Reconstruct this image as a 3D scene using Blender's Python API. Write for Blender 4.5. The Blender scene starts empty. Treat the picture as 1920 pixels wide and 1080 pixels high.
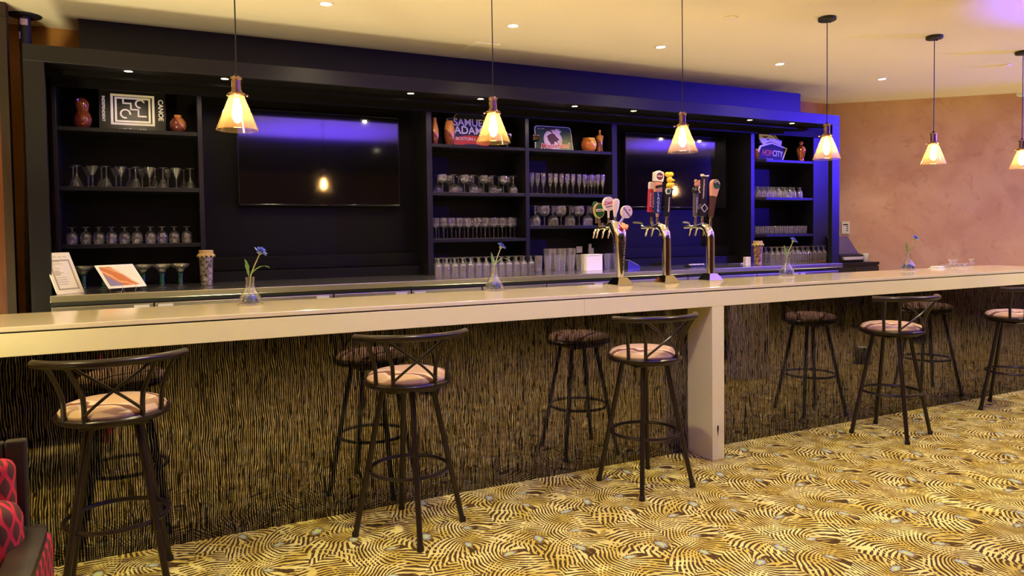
import bpy, bmesh, math, random
from mathutils import Vector, Matrix
random.seed(7)
PI = math.pi
SC = bpy.context.scene
COL = SC.collection

# ------------------------------------------------------------------ camera
F_PX, CY_PX = 1338.29, 487.64
CAM = Vector((0.0, -3.3608, 1.4065))
def _basis(yaw, pit, rol):
    fw = Vector((math.sin(yaw)*math.cos(pit), math.cos(yaw)*math.cos(pit), -math.sin(pit)))
    r = Vector((math.cos(yaw), -math.sin(yaw), 0)); u = r.cross(fw)
    c, s = math.cos(rol), math.sin(rol)
    return c*r+s*u, -s*r+c*u, fw
RT, UP, FW = _basis(.4541, .0359, -.0125)
cd = bpy.data.cameras.new('camera'); cam = bpy.data.objects.new('camera', cd); COL.objects.link(cam)
cd.sensor_width = 36; cd.lens = F_PX/1920*36; cd.shift_y = -(540-CY_PX)/1920
cd.clip_start = .05; cd.clip_end = 100
m = Matrix((RT, UP, -FW)).transposed().to_4x4(); m.translation = CAM
cam.matrix_world = m
SC.camera = cam
# ------------------------------------------------------------------ world and exposure
w = bpy.data.worlds.new('world'); SC.world = w; w.use_nodes = True
w.node_tree.nodes['Background'].inputs[0].default_value = (.012, .011, .012, 1)
w.node_tree.nodes['Background'].inputs[1].default_value = 1
SC.view_settings.view_transform = 'Standard'; SC.view_settings.look = 'None'
SC.view_settings.gamma = 1; SC.view_settings.use_curve_mapping = False
SC.view_settings.exposure = 0.55
SC.cycles.max_bounces = 8; SC.cycles.diffuse_bounces = 4; SC.cycles.glossy_bounces = 4; SC.cycles.adaptive_threshold = .08
SC.cycles.transparent_max_bounces = 40; SC.cycles.sample_clamp_indirect = 4
WARM = (1.0, .87, .45)
DOWN_W, BULB_E, CAN_W, BLUE_W, ROOM_W = 36.0, 110.0, 6.0, 3300.0, 116.0

def spot(name, loc, energy, color, size_deg, blend=.6, radius=.04, target=None, parent=None):
    l = bpy.data.lights.new(name, 'SPOT'); l.energy = energy; l.color = color
    l.spot_size = math.radians(size_deg); l.spot_blend = blend; l.shadow_soft_size = radius
    o = bpy.data.objects.new(name, l); COL.objects.link(o); o.location = loc
    d = Vector(target)-Vector(loc) if target else Vector((0, 0, -1))
    o.rotation_euler = d.to_track_quat('-Z', 'Y').to_euler()
    if parent: o.parent = parent
    return o

# ------------------------------------------------------------------ placement helper: a viewing ray met with a real plane
def _dir(px, py): return FW + RT*((px-960)/F_PX) + UP*((CY_PX-py)/F_PX)
def aY(px, py, Y): d = _dir(px, py); return CAM + d*((Y-CAM.y)/d.y)
def aZ(px, py, Z): d = _dir(px, py); return CAM + d*((Z-CAM.z)/d.z)

# ------------------------------------------------------------------ mesh helpers
def link(name, me, mat=None, parent=None, loc=None, rz=None):
    o = bpy.data.objects.new(name, me); COL.objects.link(o)
    if mat is not None and me is not None and len(me.materials) == 0:
        for x in (mat if isinstance(mat, (list, tuple)) else [mat]): me.materials.append(x)
    if parent: o.parent = parent
    if loc is not None: o.location = loc
    if rz is not None: o.rotation_euler = (0, 0, rz)
    return o
def mesh(bm, name='m', smooth=False, ang=None):
    me = bpy.data.meshes.new(name); bmesh.ops.recalc_face_normals(bm, faces=bm.faces); bm.to_mesh(me); bm.free()
    if smooth:
        for p in me.polygons: p.use_smooth = True
        if ang is None: ang = 40
        try: me.set_sharp_from_angle(angle=math.radians(ang))
        except Exception: pass
    return me
def obj(name, bm, mat, parent=None, loc=None, rz=None, smooth=False):
    return link(name, mesh(bm, name, smooth), mat, parent, loc, rz)
def nb(): return bmesh.new()
def box(bm, x0, x1, y0, y1, z0, z1, bev=0, M=None):
    vs = [bm.verts.new((x, y, z)) for x in (x0, x1) for y in (y0, y1) for z in (z0, z1)]
    fs = [bm.faces.new([vs[i] for i in f]) for f in ((0,1,3,2),(4,6,7,5),(0,4,5,1),(2,3,7,6),(0,2,6,4),(1,5,7,3))]
    if bev:
        es = list({e for f in fs for e in f.edges})
        r = bmesh.ops.bevel(bm, geom=es, offset=bev, segments=2, affect='EDGES', profile=.5)
        vs = list({v for f in r['faces'] for v in f.verts})
    if M is not None: bmesh.ops.transform(bm, matrix=M, verts=vs)
    return bm
def B(*a, **k): return box(nb(), *a, **k)
def tube(bm, pts, r, n=10, closed=False, caps=True):
    pts = [Vector(p) for p in pts]; N = len(pts); rings = []
    rr = r if isinstance(r, (list, tuple)) else [r]*N
    up = None
    for i in range(N):
        if closed: t = pts[(i+1) % N]-pts[i-1]
        else: t = pts[min(i+1, N-1)]-pts[max(i-1, 0)]
        t.normalize()
        if up is None:
            a = Vector((0, 0, 1)) if abs(t.z) < .9 else Vector((1, 0, 0))
            up = (a - t*a.dot(t)).normalized()
        else:
            up = (up - t*up.dot(t)).normalized()
        s = t.cross(up)
        rings.append([bm.verts.new(pts[i]+(up*math.cos(2*PI*k/n)+s*math.sin(2*PI*k/n))*rr[i]) for k in range(n)])
    for i in range(N if closed else N-1):
        a, b = rings[i], rings[(i+1) % N]
        for k in range(n): bm.faces.new((a[k], a[(k+1) % n], b[(k+1) % n], b[k]))
    if caps and not closed:
        bm.faces.new(rings[0][::-1]); bm.faces.new(rings[-1])
    return bm
def lathe(bm, prof, n=20, c=(0, 0, 0), cap=False):
    rings = []
    for r, z in prof:
        if r < 1e-6: rings.append([bm.verts.new((c[0], c[1], c[2]+z))])
        else: rings.append([bm.verts.new((c[0]+r*math.cos(2*PI*k/n), c[1]+r*math.sin(2*PI*k/n), c[2]+z)) for k in range(n)])
    for a, b in zip(rings, rings[1:]):
        for k in range(n):
            k2 = (k+1) % n
            if len(a) == 1 and len(b) == 1: continue
            if len(a) == 1: bm.faces.new((a[0], b[k], b[k2]))
            elif len(b) == 1: bm.faces.new((a[k], a[k2], b[0]))
            else: bm.faces.new((a[k], a[k2], b[k2], b[k]))
    if cap:
        for R in (rings[0], rings[-1]):
            if len(R) > 2: bm.faces.new(R)
    return bm
def prism(bm, poly, y0, y1, M=None):
    """polygon in (x,z) extruded in y"""
    a = [bm.verts.new((x, y0, z)) for x, z in poly]; b = [bm.verts.new((x, y1, z)) for x, z in poly]
    bm.faces.new(a); bm.faces.new(b[::-1]); n = len(poly)
    for i in range(n): bm.faces.new((a[i], b[i], b[(i+1) % n], a[(i+1) % n]))
    if M is not None: bmesh.ops.transform(bm, matrix=M, verts=a+b)
    return bm
def ball(bm, c, r, sx=1, sy=1, sz=1, u=10, v=7):
    M = Matrix.Translation(c) @ Matrix.Diagonal((sx, sy, sz, 1))
    bmesh.ops.create_uvsphere(bm, u_segments=u, v_segments=v, radius=r, matrix=M); return bm
def circ(cx, cz, rx, rz, n=24, a0=0, a1=2*PI):
    return [(cx+rx*math.cos(a0+(a1-a0)*k/n), cz+rz*math.sin(a0+(a1-a0)*k/n)) for k in range(n)]
def text(s, size, ext=.0012, off=0, shear=0, align='CENTER', sx=1, spacing=1):
    """letters as a mesh lying in the xz plane, facing -y, centred on the origin"""
    c = bpy.data.curves.new('t', 'FONT'); c.body = s; c.size = size; c.extrude = ext; c.offset = off; c.shear = shear
    c.align_x = align; c.align_y = 'CENTER'; c.resolution_u = 3; c.space_character = spacing
    o = bpy.data.objects.new('t', c); COL.objects.link(o)
    dg = bpy.context.evaluated_depsgraph_get(); me = bpy.data.meshes.new_from_object(o.evaluated_get(dg))
    bpy.data.objects.remove(o); bpy.data.curves.remove(c)
    me.transform(Matrix.Rotation(PI/2, 4, 'X') @ Matrix.Diagonal((sx, 1, 1, 1)))
    return me
def T(parent, s, size, pos, mat, M=None, name='lettering', **k):
    me = text(s, size, **k)
    if M is not None: me.transform(M)
    me.transform(Matrix.Translation(pos))
    return link(name, me, mat, parent)
def marks(parent, n, L, h, pos, mat, M=None, seed=0):
    """a line of print too small to read: strokes of uneven height"""
    rnd = random.Random(seed+n); bm = nb(); st = L/n
    for i in range(n):
        if rnd.random() < .12: continue
        x = -L/2+st*i; hh = h*(.55+.45*rnd.random()); box(bm, x, x+st*.5, -.0012, .0006, -h/2, -h/2+hh)
        if rnd.random() < .6: box(bm, x, x+st*.85, -.0012, .0006, -h/2+hh*.4, -h/2+hh*.62)
    if M is not None: bmesh.ops.transform(bm, matrix=M, verts=bm.verts)
    bmesh.ops.translate(bm, vec=pos, verts=bm.verts)
    o = obj('small_print', bm, mat, parent); o['kind'] = 'stuff'; return o
def tag(o, label, cat, group=None, kind=None):
    o['label'] = label; o['category'] = cat
    if group: o['group'] = group
    if kind: o['kind'] = kind
    return o
def thing(name, label, cat, loc=(0, 0, 0), rz=0, group=None):
    o = bpy.data.objects.new(name, None); COL.objects.link(o); o.location = loc; o.rotation_euler = (0, 0, rz)
    o.empty_display_size = .05
    return tag(o, label, cat, group)
def struct(name, bm, mat, parent=None, label=None, smooth=False):
    o = obj(name, bm, mat, parent, smooth=smooth)
    if parent is None: o['kind'] = 'structure'
    if label: o['label'] = label
    return o
ORD = ['first','second','third','fourth','fifth','sixth','seventh','eighth','ninth','tenth','eleventh','twelfth','thirteenth','fourteenth','fifteenth','sixteenth','seventeenth','eighteenth','nineteenth','twentieth']

# ------------------------------------------------------------------ materials
def mat(name, col, rough=.5, metal=0, spec=.5, emit=None, es=0, coat=0, alpha=1):
    m = bpy.data.materials.new(name); m.use_nodes = True; b = m.node_tree.nodes['Principled BSDF']
    b.inputs['Base Color'].default_value = (*col, 1); b.inputs['Roughness'].default_value = rough
    b.inputs['Metallic'].default_value = metal; b.inputs['Specular IOR Level'].default_value = spec
    b.inputs['Coat Weight'].default_value = coat
    if emit: b.inputs['Emission Color'].default_value = (*emit, 1); b.inputs['Emission Strength'].default_value = es
    return m
class NT:
    def __init__(s, m): s.t = m.node_tree; s.n = s.t.nodes; s.l = s.t.links
    def new(s, ty, **k):
        n = s.n.new(ty)
        for a, v in k.items(): setattr(n, a, v)
        return n
    def set(s, sock, v):
        if isinstance(v, bpy.types.NodeSocket): s.l.new(v, sock)
        else: sock.default_value = v
    def m(s, op, a, b=0.0, c=0.0):
        n = s.new('ShaderNodeMath', operation=op); s.set(n.inputs[0], a); s.set(n.inputs[1], b)
        if op in ('MULTIPLY_ADD', 'SMOOTH_MIN', 'COMPARE'): s.set(n.inputs[2], c)
        return n.outputs[0]
    def mix(s, f, a, b):
        n = s.new('ShaderNodeMix', data_type='RGBA'); s.set(n.inputs[0], f)
        for sock, v in ((n.inputs[6], a), (n.inputs[7], b)): s.set(sock, (*v, 1) if isinstance(v, tuple) else v)
        return n.outputs[2]
    def fmix(s, f, a, b):
        n = s.new('ShaderNodeMix', data_type='FLOAT'); s.set(n.inputs[0], f); s.set(n.inputs[2], a); s.set(n.inputs[3], b); return n.outputs[0]
    def noise(s, vec, scale, detail=2, dist=0):
        n = s.new('ShaderNodeTexNoise'); s.set(n.inputs['Vector'], vec); n.inputs['Scale'].default_value = scale
        n.inputs['Detail'].default_value = detail; n.inputs['Distortion'].default_value = dist; return n.outputs[0]
    def step(s, v, a, b):
        n = s.new('ShaderNodeMapRange', interpolation_type='SMOOTHSTEP'); s.set(n.inputs[0], v)
        n.inputs[1].default_value = a; n.inputs[2].default_value = b; return n.outputs[0]
    def obj(s): return s.new('ShaderNodeTexCoord').outputs['Object']
    def geo(s): return s.new('ShaderNodeNewGeometry').outputs['Position']
    def xyz(s, v):
        n = s.new('ShaderNodeSeparateXYZ'); s.set(n.inputs[0], v); return n.outputs
    def vec(s, x, y, z):
        n = s.new('ShaderNodeCombineXYZ')
        for i, v in enumerate((x, y, z)): s.set(n.inputs[i], v)
        return n.outputs[0]
    def bump(s, h, st, d=.01):
        n = s.new('ShaderNodeBump'); s.set(n.inputs['Height'], h); n.inputs['Strength'].default_value = st; n.inputs['Distance'].default_value = d; return n.outputs[0]
def nmat(name, rough=.5, spec=.5, metal=0):
    m = mat(name, (.5, .5, .5), rough, metal, spec); return m, NT(m), m.node_tree.nodes['Principled BSDF'].inputs

def carpet_material():
    m, t, b = nmat('peacock_carpet', .95, .1)
    p = t.xyz(t.geo()); nz = t.xyz(t.noise_vec) if hasattr(t, 'noise_vec') else None
    n = t.new('ShaderNodeTexNoise'); t.l.new(t.geo(), n.inputs['Vector']); n.inputs['Scale'].default_value = 3.0; n.inputs['Detail'].default_value = 2
    nc = t.xyz(n.outputs['Color'])
    X = t.m('ADD', p[0], t.m('MULTIPLY', t.m('SUBTRACT', nc[0], .5), .10)); Y = t.m('ADD', p[1], t.m('MULTIPLY', t.m('SUBTRACT', nc[1], .5), .10))
    a, bb = (.45, -.285), (.45, .29); det = a[0]*bb[1]-a[1]*bb[0]
    s = t.m('ADD', t.m('MULTIPLY', X, bb[1]/det), t.m('MULTIPLY', Y, -bb[0]/det))
    q = t.m('ADD', t.m('MULTIPLY', X, -a[1]/det), t.m('MULTIPLY', Y, a[0]/det))
    # eye position (m), heading of the feather, length factor, eye size
    fe = [((2.425, -1.068), -105, .42, .026, 25), ((2.548, -1.235), -75, .38, .020, 29), ((2.245, -1.131), 8, .55, .021, 27), ((2.62, -1.075), -24, .60, .017, 30)]
    best = bph = beye = None
    for (ex, ey), ang, el, es, fr in fe:
        ca, sa = math.cos(math.radians(ang)), math.sin(math.radians(ang))
        si, qi = (ex*bb[1]-ey*bb[0])/det, (-ex*a[1]+ey*a[0])/det
        ds = t.m('SUBTRACT', s, si); ds = t.m('SUBTRACT', ds, t.m('ROUND', ds)); dq = t.m('SUBTRACT', q, qi); dq = t.m('SUBTRACT', dq, t.m('ROUND', dq))
        x = t.m('ADD', t.m('MULTIPLY', ds, a[0]), t.m('MULTIPLY', dq, bb[0])); y = t.m('ADD', t.m('MULTIPLY', ds, a[1]), t.m('MULTIPLY', dq, bb[1]))
        u = t.m('ADD', t.m('MULTIPLY', x, ca), t.m('MULTIPLY', y, sa)); v = t.m('SUBTRACT', t.m('MULTIPLY', y, ca), t.m('MULTIPLY', x, sa))
        v = t.m('ADD', v, t.m('MULTIPLY', t.m('MULTIPLY', u, u), 1.5))
        r = t.m('SQRT', t.m('ADD', t.m('MULTIPLY', u, u), t.m('MULTIPLY', v, v)))
        tau = t.m('POWER', t.m('MAXIMUM', t.m('SUBTRACT', r, t.m('MULTIPLY', u, .95)), .0001), .80)
        ph = t.m('MULTIPLY', tau, fr*2*PI)
        d = t.m('ADD', r, t.m('MULTIPLY', u, el))
        eye = t.m('DIVIDE', t.m('SQRT', t.m('ADD', t.m('MULTIPLY', t.m('MULTIPLY', u, u), .30), t.m('MULTIPLY', v, v))), es)
        if best is None: best, bph, beye = d, ph, eye
        else:
            lt = t.m('LESS_THAN', d, best)
            sph = t.fmix(lt, ph, bph); bph = t.fmix(lt, bph, ph); beye = t.m('MINIMUM', beye, eye); best = t.m('MINIMUM', d, best)
    fine = t.noise(t.geo(), 60, 2)
    wob = t.noise(t.geo(), 14, 1)
    st = t.m('ADD', t.m('SINE', t.m('ADD', bph, t.m('MULTIPLY', wob, 5.0))), t.m('ADD', t.m('MULTIPLY', t.m('SUBTRACT', fine, .5), 1.0), t.m('MULTIPLY', t.m('SUBTRACT', wob, .5), 1.6)))
    st2 = t.m('ADD', t.m('SINE', t.m('ADD', sph, t.m('MULTIPLY', wob, 4.0))), t.m('SUBTRACT', t.m('MULTIPLY', t.noise(t.geo(), 11, 1), 4.2), 2.75))
    line = t.m('MAXIMUM', t.step(st, -.12, .22), t.step(st2, .2, .5))
    gold = t.mix(t.step(t.noise(t.geo(), 7, 2), .35, .65), (.56, .43, .06), (.77, .67, .19))
    dark = t.mix(t.noise(t.geo(), 120, 0), (.030, .016, .005), (.12, .072, .018))
    col = t.mix(line, dark, gold)
    jag = t.m('ADD', beye, t.m('MULTIPLY', t.m('SUBTRACT', t.noise(t.geo(), 90, 1), .5), 1.1))
    col = t.mix(t.m('LESS_THAN', jag, 1.05), col, (.20, .125, .018))
    col = t.mix(t.m('LESS_THAN', jag, .72), col, (.34, .42, .36))
    col = t.mix(t.m('LESS_THAN', jag, .38), col, (.55, .58, .10))
    t.l.new(col, b['Base Color']); t.l.new(t.bump(t.noise(t.geo(), 400, 0), .25, .004), b['Normal'])
    return m
def plaster_material(name, c1, c2, c3):
    m, t, b = nmat(name, .62, .25); P = t.geo()
    f = t.noise(P, 1.6, 6, .8); g = t.noise(P, 6.0, 5, 1.5)
    col = t.mix(t.step(f, .35, .68), c1, c2); col = t.mix(t.m('MULTIPLY', t.step(g, .52, .75), .55), col, c3)
    t.l.new(col, b['Base Color']); t.l.new(t.bump(g, .12, .01), b['Normal']); return m
def string_panel_material():
    m = bpy.data.materials.new('string_panel'); m.use_nodes = True; t = NT(m)
    p = t.xyz(t.geo()); w1 = t.noise(t.vec(t.m('MULTIPLY', p[0], 5), 0.0, t.m('MULTIPLY', p[2], 3.0)), 1, 2)
    w2 = t.noise(t.vec(t.m('MULTIPLY', p[0], 45), 3.0, t.m('MULTIPLY', p[2], 7.0)), 1, 2)
    x = t.m('ADD', p[0], t.m('ADD', t.m('MULTIPLY', w1, .05), t.m('MULTIPLY', w2, .008)))
    s1 = t.m('SINE', t.m('MULTIPLY', x, 2*PI/.0092)); s2 = t.m('SINE', t.m('MULTIPLY', t.m('ADD', x, t.m('MULTIPLY', w2, .02)), 2*PI/.0061))
    fx = t.noise(t.vec(t.m('MULTIPLY', p[0], 200), 0.0, t.m('MULTIPLY', p[2], 2.5)), 1, 1)
    L = t.step(t.m('ADD', t.m('ADD', s1, t.m('MULTIPLY', s2, .6)), t.m('MULTIPLY', t.m('SUBTRACT', fx, .5), 2.6)), .15, 1.0)
    g = t.new('ShaderNodeBsdfGlossy'); g.inputs['Roughness'].default_value = .05
    t.l.new(t.mix(L, (.026, .024, .025), (.44, .39, .36)), g.inputs['Color'])
    d = t.new('ShaderNodeBsdfDiffuse'); t.l.new(t.mix(L, (.002, .0018, .0016), (.088, .074, .066)), d.inputs['Color'])
    mx = t.new('ShaderNodeAddShader'); t.l.new(g.outputs[0], mx.inputs[0]); t.l.new(d.outputs[0], mx.inputs[1])
    t.l.new(mx.outputs[0], t.n['Material Output'].inputs[0]); t.n.remove(t.n['Principled BSDF']); return m
def glass_material(name, tint=(.97, .97, .97), base=.05, edge=.75, gloss=(1, 1, 1), rough=.03, milk=.0, bump=0):
    m = bpy.data.materials.new(name); m.use_nodes = True; t = NT(m); t.n.remove(t.n['Principled BSDF'])
    tr = t.new('ShaderNodeBsdfTransparent'); tr.inputs[0].default_value = (*tint, 1)
    g = t.new('ShaderNodeBsdfGlossy'); g.inputs[0].default_value = (*gloss, 1); g.inputs['Roughness'].default_value = rough
    lw = t.new('ShaderNodeLayerWeight'); lw.inputs[0].default_value = .5
    if bump: t.l.new(t.bump(t.noise(t.geo(), 95, 1), bump, .012), g.inputs['Normal'])
    f = t.m('ADD', t.m('MULTIPLY', t.m('POWER', lw.outputs['Facing'], 2.6), edge), base)
    mx = t.new('ShaderNodeMixShader'); t.l.new(f, mx.inputs[0]); t.l.new(tr.outputs[0], mx.inputs[1]); t.l.new(g.outputs[0], mx.inputs[2])
    out = mx
    if milk:
        d = t.new('ShaderNodeBsdfTranslucent' if 'shade' in name else 'ShaderNodeBsdfDiffuse'); d.inputs[0].default_value = (1, .74, .42, 1) if 'shade' in name else (.9, .88, .85, 1)
        out = t.new('ShaderNodeMixShader'); out.inputs[0].default_value = milk; t.l.new(mx.outputs[0], out.inputs[1]); t.l.new(d.outputs[0], out.inputs[2])
    t.l.new(out.outputs[0], t.n['Material Output'].inputs[0]); return m
def seat_material():
    m, t, b = nmat('seat_fabric', .8, .2); P = t.obj()
    p = t.xyz(P); nz = t.noise(P, 7, 1)
    s = t.m('SINE', t.m('ADD', t.m('MULTIPLY', t.m('ADD', p[0], t.m('MULTIPLY', p[1], 1.6)), 17), t.m('MULTIPLY', nz, 9)))
    col = t.mix(t.step(s, .25, .55), (.52, .35, .20), (.64, .50, .35)); col = t.mix(t.step(s, .80, .93), col, (.20, .085, .05))
    t.l.new(col, b['Base Color']); return m
def red_fabric_material():
    m, t, b = nmat('red_lattice_fabric', .85, .15); p = t.xyz(t.obj()); nz = t.noise(t.obj(), 6, 1)
    z = t.m('MULTIPLY', p[2], 2*PI/.085); wv = t.m('MULTIPLY', t.m('SINE', z), .8)
    x = t.m('ADD', t.m('MULTIPLY', t.m('ADD', p[0], t.m('MULTIPLY', p[1], .8)), 2*PI/.045), t.m('MULTIPLY', nz, 1.2))
    l1 = t.m('ABSOLUTE', t.m('SINE', t.m('MULTIPLY', t.m('ADD', x, t.m('MULTIPLY', wv, 1.6)), .5))); l2 = t.m('ABSOLUTE', t.m('COSINE', t.m('MULTIPLY', t.m('SUBTRACT', x, t.m('MULTIPLY', wv, 1.6)), .5)))
    k = t.m('MINIMUM', l1, l2)
    col = t.mix(t.step(k, .34, .46), (.50, .03, .045), (.095, .036, .025))
    t.l.new(col, b['Base Color']); t.l.new(t.bump(k, .4, .004), b['Normal']); return m
def steel_material(name, col=(.72, .69, .67), rough=.24):
    m, t, b = nmat(name, rough, .5, 1); p = t.xyz(t.geo())
    n = t.noise(t.vec(t.m('MULTIPLY', p[0], 1.5), t.m('MULTIPLY', p[1], 260), t.m('MULTIPLY', p[2], 260)), 1, 1)
    t.l.new(t.mix(n, col, tuple(c*.93 for c in col)), b['Base Color']); t.l.new(t.m('ADD', t.m('MULTIPLY', n, .08), rough-.04), b['Roughness']); return m
def wood_material(name, c1, c2, rough=.45, sc=14):
    m, t, b = nmat(name, rough, .4); p = t.xyz(t.geo())
    n = t.noise(t.vec(t.m('MULTIPLY', p[0], sc), t.m('MULTIPLY', p[1], sc), t.m('MULTIPLY', p[2], 1.4)), 1, 4, .6)
    t.l.new(t.mix(t.step(n, .3, .7), c1, c2), b['Base Color']); return m
def quartz_material():
    m, t, b = nmat('cream_quartz', .10, .5); n = t.noise(t.geo(), 260, 1)
    t.l.new(t.mix(n, (.66, .56, .34), (.74, .65, .42)), b['Base Color']); return m
def jar_fill_material(name, a, c, d):
    m, t, b = nmat(name, .35, .6); v = t.new('ShaderNodeTexVoronoi'); t.l.new(t.obj(), v.inputs['Vector']); v.inputs['Scale'].default_value = 75
    k = t.xyz(v.outputs['Color']); col = t.mix(t.step(k[0], .3, .5), a, c); col = t.mix(t.step(k[1], .7, .8), col, d)
    t.l.new(col, b['Base Color']); t.l.new(t.bump(v.outputs['Distance'], .6, .01), b['Normal']); return m
def inlay_wood_material(name, ca, cb):
    m, t, b = nmat(name, .12, .6); p = t.xyz(t.obj()); n = t.noise(t.obj(), 12, 2)
    k = t.m('ADD', t.m('MULTIPLY', t.m('ADD', p[2], t.m('MULTIPLY', p[0], 1.3)), 1.0), t.m('MULTIPLY', n, .03))
    t.l.new(t.mix(t.step(k, .085, .095), ca, cb), b['Base Color']); return m
def picture_material():
    m, t, b = nmat('card_print', .5, .3); p = t.xyz(t.obj())
    n = t.noise(t.obj(), 9, 2); edge = t.m('ADD', p[0], t.m('ADD', t.m('MULTIPLY', p[2], .75), t.m('MULTIPLY', n, .06)))
    wv = t.m('SINE', t.m('ADD', t.m('MULTIPLY', t.m('ADD', p[0], t.m('MULTIPLY', p[2], 1.4)), 70), t.m('MULTIPLY', n, 10)))
    org = t.mix(t.step(wv, .7, .95), (.62, .20, .07), (.85, .45, .22)); org = t.mix(t.step(t.m('SUBTRACT', t.m('MULTIPLY', p[0], -1.0), t.m('MULTIPLY', p[2], .9)), .055, .09), org, (.25, .22, .42))
    col = t.mix(t.step(edge, .045, .075), org, (.95, .86, .66)); t.l.new(col, b['Base Color']); return m

M_carpet = carpet_material()
M_ceil = mat('ceiling_paint', (.84, .74, .60), .85, spec=.2)
M_peach = plaster_material('peach_plaster', (.56, .32, .19), (.66, .42, .26), (.46, .24, .15))
M_orange = plaster_material('ochre_plaster', (.42, .17, .04), (.50, .24, .06), (.30, .11, .03))
M_roomwall = mat('room_wall_paint', (.30, .17, .11), .7)
M_black = mat('black_lacquer', (.006, .005, .007), .40, spec=.33)
M_blackin = mat('black_laminate', (.0042, .0034, .0036), .5, spec=.12)
M_quartz = quartz_material()
M_apron = mat('cream_painted_apron', (.76, .69, .36), .35, spec=.4)
M_panel = string_panel_material()
M_steel = steel_material('brushed_steel'); M_steel2 = steel_material('brushed_steel_door', (.58, .54, .52), .28)
M_chrome = mat('chrome', (.78, .76, .74), .07, 1)
M_pull = mat('pale_grey_pull', (.55, .52, .55), .4)
M_dark = mat('dark_gap', (.006, .006, .006), .7)
M_tv = mat('tv_screen', (.003, .003, .004), .06, spec=1.0); M_tv.node_tree.nodes['Principled BSDF'].inputs['IOR'].default_value = 1.65; M_tvb = mat('tv_bezel', (.008, .008, .009), .12, spec=.6)
M_bronze = mat('bronze_metal', (.020, .011, .007), .30, .2, spec=.5)
M_seat = seat_material()
M_glass = glass_material('clear_glass', base=.07, edge=1.0, milk=.010, bump=.2); M_pint = glass_material('pint_glass', (.96, .96, .96), .09, 1.0, milk=.022, bump=.2)
M_green = mat('green_glass', (.001, .045, .014), .08, spec=.8); M_redg = glass_material('ruby_glass', (.16, .004, .006), .10, .6)
M_shade = glass_material('amber_shade_glass', (.99, .93, .80), .05, .5, (1, .9, .7), .06, milk=.055)
M_bulb = mat('lamp_filament_bulb', (1, .8, .5), .5, emit=(1.0, .62, .26), es=BULB_E)
M_copper = mat('aged_copper', (.33, .20, .14), .25, 1)
M_cord = mat('black_cord', (.01, .01, .01), .6)
M_can = mat('downlight_lens', (1, .9, .7), .5, emit=(1, .86, .62), es=26); M_cank = mat('canopy_light_lens', (1, .9, .6), .5, emit=(1, .80, .42), es=9)
M_white = mat('white_paint', (.80, .78, .74), .5); M_paper = mat('white_paper', (.90, .86, .76), .6); M_cardw = mat('white_card', (.92, .88, .80), .5)
M_ink = mat('grey_ink', (.42, .38, .33), .7); M_ink2 = mat('pale_ink', (.62, .57, .49), .7)
M_signw = mat('sign_white', (.85, .80, .78), .4); M_signk = mat('sign_black', (.006, .006, .006), .38, spec=.35)
M_navy = mat('sign_navy', (.012, .016, .05), .4); M_sred = mat('sign_red', (.55, .035, .03), .4); M_sgreen = mat('sign_green', (.012, .045, .018), .35)
M_brown = mat('sign_brown', (.09, .025, .02), .5); M_pink = mat('sign_pink', (.78, .58, .55), .5); M_orangel = mat('letter_orange', (.62, .10, .03), .4)
M_gvase = inlay_wood_material('gourd_wood', (.11, .016, .008), (.15, .035, .012)); M_vase = inlay_wood_material('two_tone_wood', (.11, .025, .018), (.34, .13, .035)); M_pot = inlay_wood_material('golden_wood', (.42, .12, .03), (.62, .36, .07))
M_urn = mat('copper_urn', (.55, .17, .06), .15, .75)
M_jar1 = jar_fill_material('dark_beans', (.03, .02, .015), (.17, .14, .11), (.35, .30, .24)); M_jar2 = jar_fill_material('mixed_nuts', (.25, .08, .02), (.50, .27, .06), (.06, .02, .01))
M_gold = mat('gold_cloth', (.48, .34, .12), .7)
M_petal = mat('blue_petal', (.055, .10, .55), .6); M_petal2 = mat('pale_blue_petal', (.22, .30, .75), .6); M_leaf = mat('leaf_green', (.13, .26, .04), .5); M_stem = mat('stem_green', (.35, .36, .14), .5)
M_gem = mat('blue_glass_pebbles', (.05, .09, .30), .12, spec=.8); M_gem2 = mat('dark_pebbles', (.06, .08, .09), .15, spec=.8)
M_red = red_fabric_material(); M_dwood = wood_material('dark_chair_wood', (.016, .012, .009), (.035, .024, .015), .35)
M_rwood = wood_material('reddish_wood', (.11, .028, .010), (.19, .055, .016), .4); M_bwood = wood_material('dark_brown_wood', (.018, .008, .004), (.035, .014, .007), .5)
M_pipe = mat('black_wrap', (.008, .008, .008), .6); M_pinkp = mat('pink_paint', (.50, .32, .32), .7)
M_bluelit_case = mat('blue_lit_terminal_case', (.10, .075, .20), .15, spec=.6); M_blackp = mat('black_plastic', (.012, .012, .013), .35)  # purple of the terminal case: blue light falling on it, put into the colour

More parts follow.
